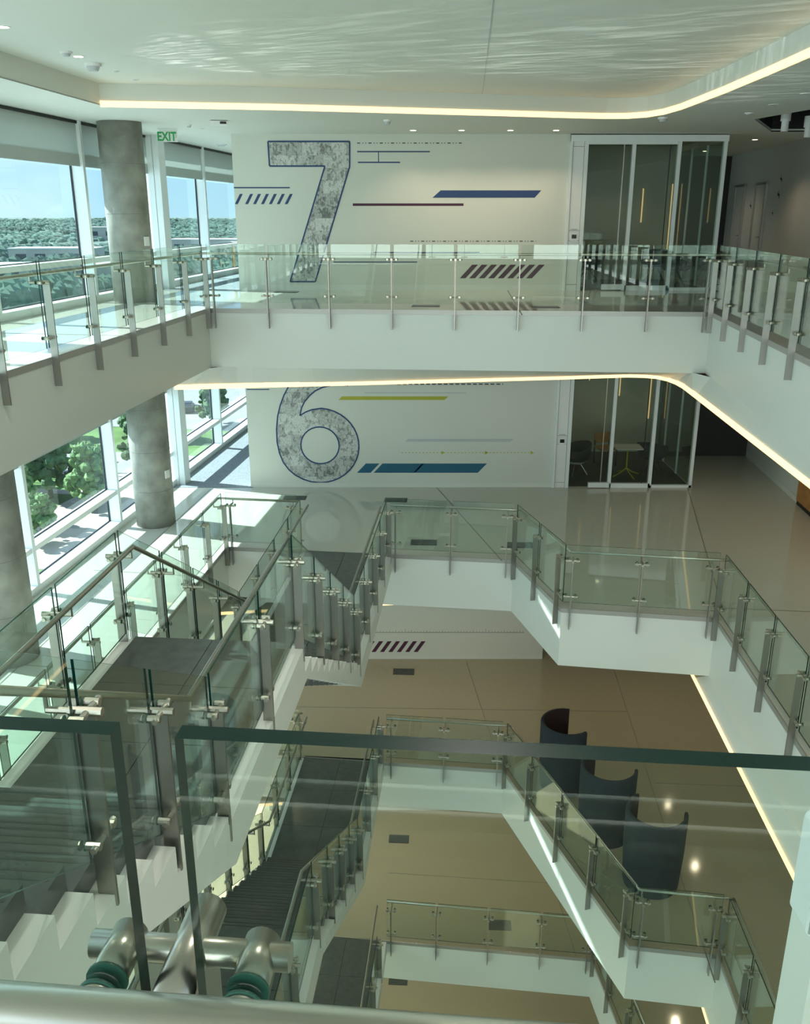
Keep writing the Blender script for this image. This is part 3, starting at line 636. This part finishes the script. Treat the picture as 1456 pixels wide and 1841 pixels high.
# ------------------------------------------------------------------ glass offices right of the numeral wall
def office(n):
    z = Z[n]; g = 'top' if n == 7 else 'second'
    e = empty('partition', (3.38, YB, z), 0, 'white framed glass office front on the %s storey' % g, kind='structure')
    H = 3.08
    def bx(nm, x0, x1, y0, y1, z0, z1, m='alu'): return boxobj(nm, (x0, x1, y0, y1, z0, z1), m, e)
    bx('jamb', 0, .05, -.06, .12, 0, H); bx('jamb', .30, .37, -.06, .12, 0, H); bx('jamb_panel', .05, .30, -.03, .10, 0, H, 'white_plastic')
    for q in (.055, .285): bx('shadow_gap', q, q + .008, -.033, -.028, 0, H, 'joint')
    for q in (.12, 1.02, 1.22, 2.86): bx('shadow_gap', .06, .29, -.033, -.029, q, q + .008, 'joint')
    bx('header', 0, 3.22, -.07, .10, 2.96, H); bx('header_trim', .37, 2.18, -.09, -.07, 2.90, 2.96)
    # sliding leaf and two fixed lights: stiles, rails, glass
    for x in (1.27, 2.20): bx('stile', x, x + .075, -.05, .06, 0, 2.96)
    bx('stile', 3.14, 3.21, -.05, .06, 0, 2.96)
    bx('bottom_rail', .82, 1.30, -.10, -.02, .02, .13); bx('bottom_rail', 1.30, 2.24, -.05, .05, 0, .10); bx('bottom_rail', 2.24, 3.20, -.05, .05, 0, .06)
    bx('door_edge', 1.10, 1.118, -.03, .0, .05, 2.9, 'steel'); bx('door_edge', 2.05, 2.062, -.03, .0, .1, 2.9, 'gasket')
    for x0, x1 in ((.37, 1.27), (1.345, 2.20), (2.275, 3.14)):
        b = MB(); b.quad([(x0, 0, .05), (x1, 0, .05), (x1, 0, 2.96), (x0, 0, 2.96)]); link('pane', b.mesh('pane', ['office_glass']), e)
    b = MB(); b.quad([(3.18, .05, .05), (3.18, 3.2, .05), (3.18, 3.2, 2.96), (3.18, .05, 2.96)]); link('pane', b.mesh('pane', ['office_glass']), e)
    for y in (1.1, 2.2): bx('stile', 3.16, 3.20, y, y + .05, 0, 2.96)
    # control panel by the door
    t = empty('room_panel', (3.38 + .175, YB - .035, z + 1.12), 0, 'small white room booking panel with dark screen beside the %s office door' % g, 'panel')
    boxobj('housing', (-.075, .075, -.02, 0, -.10, .07), 'white_plastic', t); boxobj('screen', (-.05, .05, -.024, -.02, -.055, .025), 'screen', t); boxobj('name_plate', (-.07, .07, -.008, 0, .10, .14), 'pale_grey', t)
    # room behind
    wall_box('wall_office', (3.40, 6.60, YB + 3.2, YB + 3.3, z, z + 3.1), 'office_paint', 'olive grey rear wall inside the %s storey office' % g)
    wall_box('wall_office', (3.38, 3.46, YB + .3, YB + 3.2, z, z + 3.1), 'office_paint', 'olive grey side wall inside the %s storey office' % g)
    o = boxobj('floor_carpet', (3.46, 6.56, YB + .06, YB + 3.2, z, z + .012), 'dark_carpet'); tag(o, 'dark carpet in the %s storey glass office' % g, kind='structure')
    downlight(5.0, YB + 1.7, z + 3.08, 'added dim ceiling light brightening the %s storey glass office' % g, True, 14)  # added lamp that lifts the dark office interior
    wall_box('ceiling', (3.40, 6.60, YB + .1, YB + 3.3, z + 3.085, z + 3.095), 'office_paint', 'ceiling inside the %s storey glass office' % g)
    # added glowing bars standing in for golden reflections in the office glass
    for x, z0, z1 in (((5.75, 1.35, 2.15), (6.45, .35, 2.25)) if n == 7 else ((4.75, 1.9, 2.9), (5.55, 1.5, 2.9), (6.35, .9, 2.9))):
        t = empty('reflection_bar', (x, YB + 3.17, z + z0), 0, 'added glowing bar for a warm reflection in the %s office, %s' % (g, {5.75: 'short one', 6.45: 'long one by the glass side', 4.75: 'first from the wall', 5.55: 'middle one', 6.35: 'longest one'}[x]), 'light', 'glowing reflection bars in the glass offices')
        boxobj('backplate', (-.02, .02, .01, .03, 0, z1 - z0), 'steel', t); boxobj('glow_bar', (-.013, .013, -.012, .01, .01, z1 - z0 - .01), 'reflection_glow', t)
office(7); office(6)

def tub_chair(loc, rz, label, white_shell):
    e = empty('lounge_chair', loc, rz, label, 'chair', 'dark lounge chairs in the glass offices')
    # shell: curved back and arms, thin with thickness
    b = MB(); N = 18; rows = []
    for i in range(N + 1):
        t = i / N * 2 - 1; a = math.radians(90 + 128 * t); up = .78 - .20 * abs(t) ** 1.5
        for (r, zz) in ((.26, .34), (.34, .44), (.375, up), (.33, up), (.29, .46)): rows.append((r * math.cos(a) * 1.02, r * math.sin(a) * .95, zz))
    b.v += rows
    for i in range(N):
        for j in range(4): b.f.append((i * 5 + j, (i + 1) * 5 + j, (i + 1) * 5 + j + 1, i * 5 + j + 1)); b.m.append(0)
    for i in (0, N): b.f.append(tuple(i * 5 + j for j in range(5))); b.m.append(0)
    link('back_shell', b.mesh('back_shell', ['chair_fabric'], True), e)
    b = MB(); b.tube([(0, -.02, .34), (0, -.02, .38), (0, -.02, .46)], [.25, .315, .30], 20); link('seat', b.mesh('seat', ['chair_fabric']), e)
    if white_shell: b = MB(); b.tube([(0, 0, .26), (0, 0, .345)], [.16, .27], 20); link('under_shell', b.mesh('under_shell', ['chair_shell'], True), e)
    for k in range(4):
        a = math.pi / 4 + k * math.pi / 2; b = MB(); b.tube([(.06 * math.cos(a), .06 * math.sin(a), .34), (.30 * math.cos(a), .30 * math.sin(a), .0)], .013, 8); link('leg', b.mesh('leg', ['gasket' if not white_shell else 'steel']), e)
tub_chair((4.12, 20.75, Z[6] + .012), math.radians(-70), 'dark tub chair with pale underside beside the second storey office door jamb', True)
tub_chair((6.02, 21.0, Z[6] + .012), math.radians(150), 'dark tub chair right of the yellow legged table, second storey', False)
tub_chair((4.2, 21.1, .012), math.radians(-80), 'dark tub chair behind the left pane of the top office', False)
tub_chair((5.95, 21.9, .012), math.radians(170), 'dark tub chair behind the middle pane of the top office', False)
tub_chair((6.1, 20.8, .012), math.radians(80), 'dark tub chair behind the right pane of the top office', False)
def cafe_table(loc, label, m):
    e = empty('side_table', loc, 0, label, 'table')
    b = MB(); b.box(-.32, .32, -.26, .26, .70, .722); link('tabletop', b.mesh('tabletop', ['table_white']), e)
    b = MB(); b.tube([(0, 0, .16), (0, 0, .70)], .016, 10); link('stem', b.mesh('stem', [m]), e)
    for k in range(4):
        a = math.radians(20 + 90 * k); b = MB(); b.tube([(0, 0, .20), (.16 * math.cos(a), .16 * math.sin(a), .09), (.36 * math.cos(a), .36 * math.sin(a), .012)], .013, 8); link('leg', b.mesh('leg', [m]), e)
cafe_table((5.30, 20.55, Z[6] + .012), 'small white table on splayed yellow green legs in the second storey office', 'yellow_metal')
cafe_table((5.05, 21.3, .012), 'small white table between the chairs of the top office', 'steel')
# stool like side chair behind the table
def side_chair(loc, rz, label):
    e = empty('side_chair', loc, rz, label, 'chair', 'dark lounge chairs in the glass offices')
    boxobj('seat', (-.22, .22, -.22, .22, .42, .46), 'wood', e); boxobj('backrest', (-.22, .22, .20, .23, .52, .78), 'wood', e)
    for x in (-.2, .2):
        for y in (-.2, .2): boxobj('leg', (x - .015, x + .015, y - .015, y + .015, 0, .42 if y < 0 else .6), 'gasket', e)
side_chair((5.0, 21.55, Z[6] + .012), math.radians(15), 'brown side chair half hidden behind the yellow legged table')

# corridor right of the offices: doors, dark end, bird decals
def door(i, y0, y1):
    e = empty('door_%d' % i, (rightx(y0), y0, 0), math.atan2(1, .08), 'grey flush corridor door at far right of the top storey, %s' % ('farther one' if i == 1 else 'nearer one'), kind='structure')
    L = (y1 - y0) * 1.003; boxobj('leaf', (.05, L - .05, .0, .03, 0, 2.25), 'grey_paint', e)
    for x in (0, L - .05): boxobj('frame', (x, x + .05, -.01, .07, 0, 2.30), 'trim_metal', e)
    boxobj('frame', (0, L, -.01, .07, 2.25, 2.31), 'trim_metal', e); b = MB(); b.tube([(.14, .03, 1.0), (.14, .08, 1.0), (.28, .08, 1.0)], .012, 8); link('handle', b.mesh('handle', ['steel_dark']), e)
door(1, 25.2, 26.1); door(2, 23.3, 24.2)
def bird(y, z, s, k):
    pts = [(0, 0), (.5, .12), (1.0, .55), (.55, .35), (.45, .5), (.30, 1.0), (.22, .45), (-.2, .25), (-.5, .3), (-.2, .08), (-.35, -.35), (.05, -.08)]
    b = MB(); x = rightx(y) - .004; b.v += [(x + .08 * p[0] * s, y + p[0] * s, z + p[1] * s) for p in pts]
    tri = tessellate_polygon([[Vector((p[0], p[1], 0)) for p in pts]]); b.f += [tuple(t) for t in tri]; b.m += [0] * len(tri)
    o = link('bird_decal', b.mesh('bird_decal', ['black'])); tag(o, 'black flying bird sticker on the right corridor wall, %s' % k, 'decal', 'bird stickers on the corridor wall')
bird(22.35, 2.30, .16, 'highest'); bird(22.4, 1.95, .17, 'second highest'); bird(24.6, 1.72, .16, 'between the two doors'); bird(22.7, 1.55, .10, 'lowest and smallest')
o = boxobj('wall_corridor', (6.60, rightx(27) + .2, 27.0, 27.1, 0, 3.1), 'corridor_dark'); tag(o, 'dark end of the corridor right of the top office', kind='structure')
o = boxobj('wall_corridor', (6.60, rightx(22.4) + .2, 22.45, 22.6, Z[6], Z[6] + 3.1), 'corridor_dark'); tag(o, 'sheet painted dark as the unlit opening right of the second storey office', kind='structure')  # solid sheet; the darkness of the opening is put into its colour
# wood lining of the right wall, second storey
def wood_lining():
    e = empty('wood_panelling', (rightx(14.4) - .012, 14.4, Z[6]), math.atan2(1, .08), 'orange wood lining on the right wall of second storey', 'panelling')
    for i in range(5): boxobj('board', (i * .80 + .004, i * .80 + .796, 0, .06, .10, 2.6), 'wood', e)
    boxobj('plinth', (0, 4.0, 0, .04, 0, .10), 'black', e)
wood_lining()
# small lamp and stool by the far windows
def stool():
    e = empty('wooden_stool', (-4.62, 26.2, 0), math.radians(8), 'white topped table on pale wooden legs by the far top windows', 'table')
    boxobj('tabletop', (-.28, .28, -.28, .28, .78, .82), 'table_white', e)
    for x in (-.22, .22):
        for y in (-.22, .22): boxobj('leg', (x - .03, x + .03, y - .03, y + .03, 0, .78), 'pale_wood', e)
    for x in (-.22, .22): boxobj('stretcher', (x - .015, x + .015, -.22, .22, .22, .26), 'pale_wood', e)
stool()

# ------------------------------------------------------------------ pod chairs on the third storey
def pod(loc, rz, label):
    e = empty('pod_chair', loc, rz, label, 'chair', 'high backed pod chairs'); N = 40; R = .48; th = .055; half = 118
    def ring(i, r, zz): a = math.radians(-90 + half * (i / N * 2 - 1)); return (r * math.cos(a), r * math.sin(a), zz)
    b = MB()
    for i in range(N + 1):
        for (r, zz) in ((R * .93, .05), (R, .7), (R * 1.01, 1.36), (R * 1.0 - .012, 1.39), (R - th + .01, 1.39)): b.v.append(ring(i, r, zz))
    for i in range(N):
        for j in range(4): b.f.append((i * 5 + j, (i + 1) * 5 + j, (i + 1) * 5 + j + 1, i * 5 + j + 1)); b.m.append(0)
    link('outer_shell', b.mesh('outer_shell', ['fabric_blue'], True), e)
    b = MB()
    for i in range(N + 1):
        for (r, zz) in ((R - th + .01, 1.39), (R - th, 1.36), (R - th, .7), (R * .93 - th, .05)): b.v.append(ring(i, r, zz))
    for i in range(N):
        for j in range(3): b.f.append((i * 4 + j, (i + 1) * 4 + j, (i + 1) * 4 + j + 1, i * 4 + j + 1)); b.m.append(0)
    link('inner_lining', b.mesh('inner_lining', ['fabric_inner'], True), e)
    b = MB()
    for i in (0, N): b.quad([ring(i, R * .93, .05), ring(i, R, .7), ring(i, R * 1.01, 1.36), ring(i, R * 1.0 - .012, 1.39), ring(i, R - th + .01, 1.39), ring(i, R - th, .7), ring(i, R * .93 - th, .05)])
    link('edge_piping', b.mesh('edge_piping', ['fabric_blue']), e)
    b = MB(); b.tube([(0, 0, .10), (0, 0, .40), (0, 0, .44)], [R - th - .02, R - th - .02, R - th - .06], 28); link('seat', b.mesh('seat', ['fabric_inner']), e)
    b = MB(); b.tube([(0, 0, 0), (0, 0, .06)], R * .90, 28); link('plinth', b.mesh('plinth', ['fabric_blue']), e)
pod((3.03, 14.55, Z[5]), math.radians(-78), 'dark blue high backed pod chair, farthest of three by the slanting railing')
pod((3.52, 13.15, Z[5]), math.radians(-42), 'dark blue high backed pod chair in the middle of the three')
pod((4.02, 11.95, Z[5]), math.radians(-36), 'dark blue high backed pod chair nearest to us, at the railing corner')

# ------------------------------------------------------------------ floor boxes
def floor_box(x, y, n, rz, label):
    e = empty('floor_box', (x, y, Z[n]), rz, label, 'floor box', 'dark floor boxes')
    boxobj('frame', (-.25, .25, -.15, .15, 0, .006), 'stone_line', e)
    for i in range(5): boxobj('slat', (-.235, .235, -.13 + i * .054, -.09 + i * .054, .006, .010), 'stone', e)
r7 = math.radians(-3)
for x, y, n, lab in ((.36, 16.0, 6, 'before the six wall, seen through the back railing'), (-.2, 18.67, 6, 'near the foot of the six wall, right of the numeral'), (-2.44, 18.83, 6, 'under the six at the foot of the wall, left'), (2.18, 15.85, 6, 'at the corner of the notch, second storey'),
                     (-.03, 19.0, 5, 'by the maroon slashes, third storey'), (4.61, 15.62, 5, 'right of the pod chairs, third storey'), (-.15, 18.5, 4, 'alone on the brown fourth floor'), (2.08, 15.66, 4, 'behind the fourth storey railing'), (-.18, 18.4, 3, 'on the lowest floor, at the foot of the slab'),
                     (-2.49, 19.2, 7, 'under the seven on the top floor'), (.37, 16.21, 7, 'behind the top railing at its middle'), (2.47, 16.01, 7, 'behind the top railing, right of the middle')):
    floor_box(x, y, n, r7, 'dark flush floor box ' + lab)

# ------------------------------------------------------------------ ceiling devices
for i, x in enumerate((.16, 1.1, 2.05, 2.94)): downlight(x, 18.76, 3.1, 'small lit ceiling light near the top of the numeral wall, %s from the left' % ('first', 'second', 'third', 'fourth')[i], True, 25)
downlight(-4.18, 10.38, 3.4, 'warm ceiling light at the left edge of the coffer'); downlight(-4.03, 12.2, 3.4, 'warm ceiling light between two detectors on the coffer')
for n, x, y, lab in ((7, 7.6, 20.9, 'top storey corridor, nearer one'), (7, 7.7, 24.6, 'top storey corridor, farther one'), (6, 6.9, 17.5, 'second storey, over the counter walk'), (6, 7.2, 13.5, 'second storey, right walk')):
    downlight(x, y, Z[n] + 3.09, 'warm ceiling light of the ' + lab, True, 30)  # added lamps brightening the right corridor and walk
downlight(5.42, 13.22, 3.1, 'unlit ceiling light at the far right of the top ceiling', False)
downlight(5.49, 14.51, 3.1, 'unlit ceiling light beside the dark recess, lower one', False)
for x, y, lab in ((-2.8, 7.4, 'left far one'), (.3, 7.6, 'middle far one'), (3.0, 7.4, 'right far one'), (-3.0, 3.4, 'left near one'), (.3, 3.2, 'middle near one'), (3.0, 3.4, 'right near one')):
    downlight(x, y, 3.4, 'ceiling light in the coffer above the void, ' + lab, True, 95)  # added lamps out of view, brightening stairs and slab edges from above
k = 0
for n in (5, 4, 3):
    for x in (.2, 2.4, 6.3, -2.6):
        for y in ((18.0, 15.9, 11.0) if x > 5 else (17.6,)):
            if n == 3 and y < 17: continue
            k += 1; downlight(x, y, Z[n] + 3.09, 'warm ceiling light of the %s storey, %s and %s' % (STOREY[n], {.2: 'behind the stair', 2.4: 'before the back wall', 6.3: 'over the right walk', -2.6: 'by the window walk'}[x], {17.6: 'in the back row', 18.0: 'farthest', 15.9: 'in the middle', 11.0: 'nearest'}[y]), True, 28 if n == 5 else 40)
def detector(x, y, z, label, r=.06, h=.05):
    e = empty('smoke_detector', (x, y, z), 0, label, 'detector', 'white detectors on the top ceiling')
    b = MB(); b.tube([(0, 0, -h * .4), (0, 0, 0)], r, 20); link('base', b.mesh('base', ['white_plastic']), e); b = MB(); b.tube([(0, 0, -h), (0, 0, -h * .4)], [r * .55, r * .8], 20); link('head', b.mesh('head', ['pale_grey']), e)
for x, y, z, l, r, h in ((-4.04, 12.76, 3.4, 'largest white dome detector on the coffer ceiling at left', .11, .09), (-4.07, 11.89, 3.4, 'white detector left of the warm ceiling light', .07, .05), (-3.94, 13.42, 3.4, 'tiny sprinkler disc right of the dome detector', .05, .012),
        (-3.9, 14.21, 3.4, 'tiny sprinkler disc near the coffer corner', .06, .012), (-.3, 16.73, 3.1, 'white dome detector under the middle of the light line', .07, .08), (4.35, 16.35, 3.1, 'white dome detector at the bend of the light line', .08, .07),
        (-3.94, 17.63, 3.1, 'small white detector right of the exit sign', .05, .05), (-3.86, 18.41, 3.1, 'flat disc on the ceiling past the exit sign', .06, .01), (-4.31, 22.55, 3.1, 'white speaker disc above the far windows', .13, .04), (5.55, 15.66, 3.1, 'small white detector left of the dark recess', .07, .03)):
    detector(x, y, z, l, r, h)
e = empty('ceiling_projector', (-3.26, 16.92, 3.1), math.radians(12), 'flat white square device on the ceiling right of exit sign', 'device'); boxobj('housing', (-.15, .15, -.12, .12, -.07, -.01), 'white_plastic', e); boxobj('lens', (.02, .13, -.122, -.119, -.06, -.02), 'black', e); boxobj('mount', (-.05, .05, -.05, .05, -.01, 0), 'white_plastic', e)
# exit sign
e = empty('exit_sign', (-4.52, 18.4, 3.1), math.radians(8), 'green edge lit EXIT sign hanging from the ceiling by the column', 'sign')
boxobj('mount', (-.19, .19, -.03, .03, -.03, 0), 'alu', e); boxobj('plate', (-.17, .17, -.004, .004, -.24, -.03), 'white_plastic', e)
cu = bpy.data.curves.new('lettering', 'FONT'); cu.body = 'EXIT'; cu.size = .22; cu.align_x = 'CENTER'; cu.extrude = .002; cu.offset = .007; cu.space_character = 1.02; cu.materials.append(M['green_sign'])
tmp = bpy.data.objects.new('lettering_curve', cu); COL.objects.link(tmp); me = bpy.data.meshes.new_from_object(tmp.evaluated_get(bpy.context.evaluated_depsgraph_get())); bpy.data.objects.remove(tmp)
t = bpy.data.objects.new('lettering', me); COL.objects.link(t); t.parent = e; t.location = (-.03, -.007, -.215); t.rotation_euler = (math.pi / 2, 0, 0); t.scale = (.78, 1, 1)
b = MB(); b.bar((.125, -.007, -.10), (.15, -.007, -.135), .004, .012, up=(0, 1, 0)); b.bar((.15, -.007, -.135), (.125, -.007, -.17), .004, .012, up=(0, 1, 0)); link('chevron', b.mesh('chevron', ['green_sign']), e)
# pendant cylinders in the dark recess
for i, (x, y, zb) in enumerate(((6.72, 17.1, 2.94), (7.35, 17.6, 2.88), (6.85, 15.1, 2.96))):
    e = empty('pendant_light', (x, y, zb), 0, 'white cylinder pendant in the dark ceiling recess, %s' % ('left one', 'middle lower one', 'nearest one at the edge')[i], 'light', 'cylinder pendants in the recess')
    b = MB(); b.tube([(0, 0, 0), (0, 0, .17)], .062, 20); link('shade', b.mesh('shade', ['white_plastic'], False), e); b = MB(); b.tube([(0, 0, .17), (0, 0, .36)], .085, 20); link('housing', b.mesh('housing', ['white_plastic'], False), e)
    b = MB(); b.tube([(0, 0, .36), (0, 0, 1.06)], .012, 8); link('stem', b.mesh('stem', ['black']), e)

# ------------------------------------------------------------------ outside
G = -27.0
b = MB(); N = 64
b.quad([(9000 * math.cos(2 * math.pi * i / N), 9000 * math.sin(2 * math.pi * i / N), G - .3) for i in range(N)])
tag(link('ground', b.mesh('ground', ['hazy_land'])), 'green wooded plain running to the horizon', kind='structure')
def patch(name, pts, m, z, label): b = MB(); b.prism(pts, G - .3, G + z); tag(link(name, b.mesh(name, [m])), label, kind='structure')
patch('lawn', [(-75, 62), (-12, 62), (-12, 135), (-75, 135)], 'grass', .0, 'lawn and beds below the window wall')
patch('terrain', [(-40, 70), (-14, 70), (-14, 112), (-33, 99)], 'pale_path', .03, 'pale paved forecourt beneath the windows')
patch('road', [(-120, 112), (-36, 98.5), (-10, 96), (-10, 104), (-36, 109), (-120, 124)], 'asphalt', .05, 'pale road crossing below the second storey windows')
patch('path', [(-60, 93), (-33, 91), (-27, 97), (-27, 98), (-33.5, 92.5), (-60, 95)], 'pale_path', .06, 'tan footpath between the trees')
patch('road', [(-70, 128), (-20, 120), (-12, 190), (-70, 190)], 'asphalt', .04, 'car park beyond the lawn')
def blob_mesh(seed, r, hgt, m):
    rnd = random.Random(seed); b = MB()
    for _ in range(150):
        a = rnd.random() * 6.283; u = rnd.random(); rr = r * math.sqrt(rnd.random()) * (1 - .55 * u); c = Vector((rr * math.cos(a), rr * math.sin(a), hgt * (.25 + .72 * u))); s = r * rnd.uniform(.11, .24); n = 7
        base = len(b.v)
        for k in range(5):
            ph = math.pi * (k + .5) / 5
            for j in range(n): 
                t = 6.283 * j / n; q = s * rnd.uniform(.72, 1.2); b.v.append(tuple(c + Vector((q * math.sin(ph) * math.cos(t), q * math.sin(ph) * math.sin(t), q * .85 * math.cos(ph)))))
        for k in range(4):
            for j in range(n): b.f.append((base + k * n + j, base + k * n + (j + 1) % n, base + (k + 1) * n + (j + 1) % n, base + (k + 1) * n + j)); b.m.append(0)
        b.f.append(tuple(base + j for j in range(n))); b.m.append(0); b.f.append(tuple(base + 4 * n + j for j in range(n))[::-1]); b.m.append(0)
    return b.mesh('crown', [m])
CR = [blob_mesh(i, 3.2, 8.0, 'leaf' if i % 2 else 'leaf_dark') for i in range(4)]
b = MB(); b.tube([(0, 0, 0), (.05, 0, 1.8), (-.05, .05, 3.6)], [.28, .2, .14], 10); TRK = b.mesh('trunk', ['bark'], True)
tl = 0
for (x, y, s, wh) in [(-37.5, 90, 1.0, 'in the bed beside the tan footpath'), (-31.8, 86.5, .85, 'in the bed, the fullest'), (-44, 93, .9, 'behind the bed by the road'), (-37, 81, .75, 'low in the bed nearest the building'), (-43.5, 84, 1.0, 'at the left of the bed'), (-33, 76, .6, 'shrubby one close below the sill'),
                      (-30.5, 101, .9, 'at the kerb of the road'), (-46, 101, .8, 'left along the road'), (-35, 117, 1.0, 'beyond the road by the car park'), (-52, 118, 1.1, 'beyond the road, far left'), (-27, 124, .8, 'by the lawn strip'), (-60, 132, 1.2, 'behind the car park'), (-44, 140, 1.2, 'at the back of the car park')]:
    e = empty('tree', (x, y, G), random.random() * 6, 'leafy green tree outside below the windows, ' + wh, 'tree', 'trees outside'); e.scale = (s, s, s)
    link('crown', CR[tl % 4], e); link('trunk', TRK, e); tl += 1
# distant woodland: nobody could count it
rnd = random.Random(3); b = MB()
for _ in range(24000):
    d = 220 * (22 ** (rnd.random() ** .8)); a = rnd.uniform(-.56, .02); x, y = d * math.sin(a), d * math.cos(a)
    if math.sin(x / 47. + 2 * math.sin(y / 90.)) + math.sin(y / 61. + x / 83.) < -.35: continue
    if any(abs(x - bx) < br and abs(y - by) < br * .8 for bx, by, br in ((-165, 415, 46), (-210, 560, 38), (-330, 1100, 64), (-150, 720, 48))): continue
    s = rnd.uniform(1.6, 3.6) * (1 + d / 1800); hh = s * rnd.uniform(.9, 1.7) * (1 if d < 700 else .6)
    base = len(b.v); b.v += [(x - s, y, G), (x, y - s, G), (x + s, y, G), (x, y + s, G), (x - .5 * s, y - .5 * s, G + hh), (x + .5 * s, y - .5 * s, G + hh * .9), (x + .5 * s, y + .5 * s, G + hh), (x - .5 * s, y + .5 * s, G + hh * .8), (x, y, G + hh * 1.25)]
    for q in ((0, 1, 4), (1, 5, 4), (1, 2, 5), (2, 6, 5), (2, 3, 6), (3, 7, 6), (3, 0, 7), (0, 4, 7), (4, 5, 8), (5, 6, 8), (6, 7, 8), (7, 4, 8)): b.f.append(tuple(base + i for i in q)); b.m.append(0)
tag(link('woodland', b.mesh('woodland', ['woods'])), 'woods tinted blue green for haze, stretching to the horizon', 'woodland', kind='stuff')
def building(x, y, w, d, hgt, rz, label):
    e = empty('warehouse', (x, y, G), rz, label, 'building', 'distant buildings'); boxobj('wall', (-w / 2, w / 2, -d / 2, d / 2, -.2, hgt), 'far_wall', e); boxobj('roof', (-w / 2 - .5, w / 2 + .5, -d / 2 - .5, d / 2 + .5, hgt, hgt + .6), 'far_roof', e)
    for i in range(4): boxobj('window', (-w * .42 + i * w * .22, -w * .42 + i * w * .22 + w * .12, -d / 2 - .1, -d / 2 + .1, hgt * .35, hgt * .7), 'car_dark', e)
building(-165, 415, 70, 30, 7, .2, 'low white roofed building in the distance left of the column'); building(-210, 560, 50, 24, 9, .1, 'small pale building in the woods, farther back'); building(-330, 1100, 90, 40, 14, .1, 'pale block among the woods near the horizon'); building(-150, 720, 60, 30, 10, 0, 'grey roofed block seen between the far mullions')
def car(x, y, rz, m, label):
    e = empty('car', (x, y, G + .05), rz, label, 'car', 'parked cars outside'); b = MB()
    b.profile([(-2.2, .3), (2.2, .3), (2.25, .75), (1.3, .92), (-2.15, .95)], -.88, .88); link('body', b.mesh('body', [m]), e)
    b = MB(); b.profile([(-1.7, .94), (1.2, .92), (.5, 1.42), (-1.2, 1.45)], -.75, .75); link('cabin', b.mesh('cabin', ['car_dark']), e)
    for px in (-.85, .85):
        for py in (-1.35, 1.4): b = MB(); b.tube([(px - .1, py, .32), (px + .1, py, .32)], .32, 14); link('wheel', b.mesh('wheel', ['black']), e)
for i, (x, y, m, c) in enumerate(((-38, 104, 'car_white', 'white car on the road below'), (-30, 133, 'car_red', 'red car in the car park'), (-33.2, 134, 'car_dark', 'dark car beside the red car'), (-36.4, 135, 'car_white', 'white car in the car park row'), (-42.5, 137, 'car_dark', 'dark car at the left end of the row'))): car(x, y, 1.5 if i == 0 else .15, m, c)
# street lamp and fence by the road
e = empty('street_lamp', (-36.6, 98.0, G), 0, 'thin grey street lamp beside the road outside', 'lamp post'); b = MB(); b.tube([(0, 0, 0), (0, 0, 7.5)], [.11, .07], 10); link('pole', b.mesh('pole', ['steel_dark']), e); b = MB(); b.tube([(0, 0, 7.5), (-1.9, 0, 7.6)], .05, 8); link('arm', b.mesh('arm', ['steel_dark']), e); boxobj('lamp_head', (-2.4, -1.7, -.15, .15, 7.5, 7.62), 'steel_dark', e)
e = empty('garden_fence', (-48, 96.2, G), math.atan2(-1.6, 26), 'low dark metal fence along the lawn outside', 'fence'); 
for i in range(14): boxobj('post', (i * 2, i * 2 + .08, 0, .08, 0, 1.3), 'gasket', e)
for zz in (.35, .8, 1.2): boxobj('rail', (0, 26, .02, .06, zz, zz + .06), 'gasket', e)
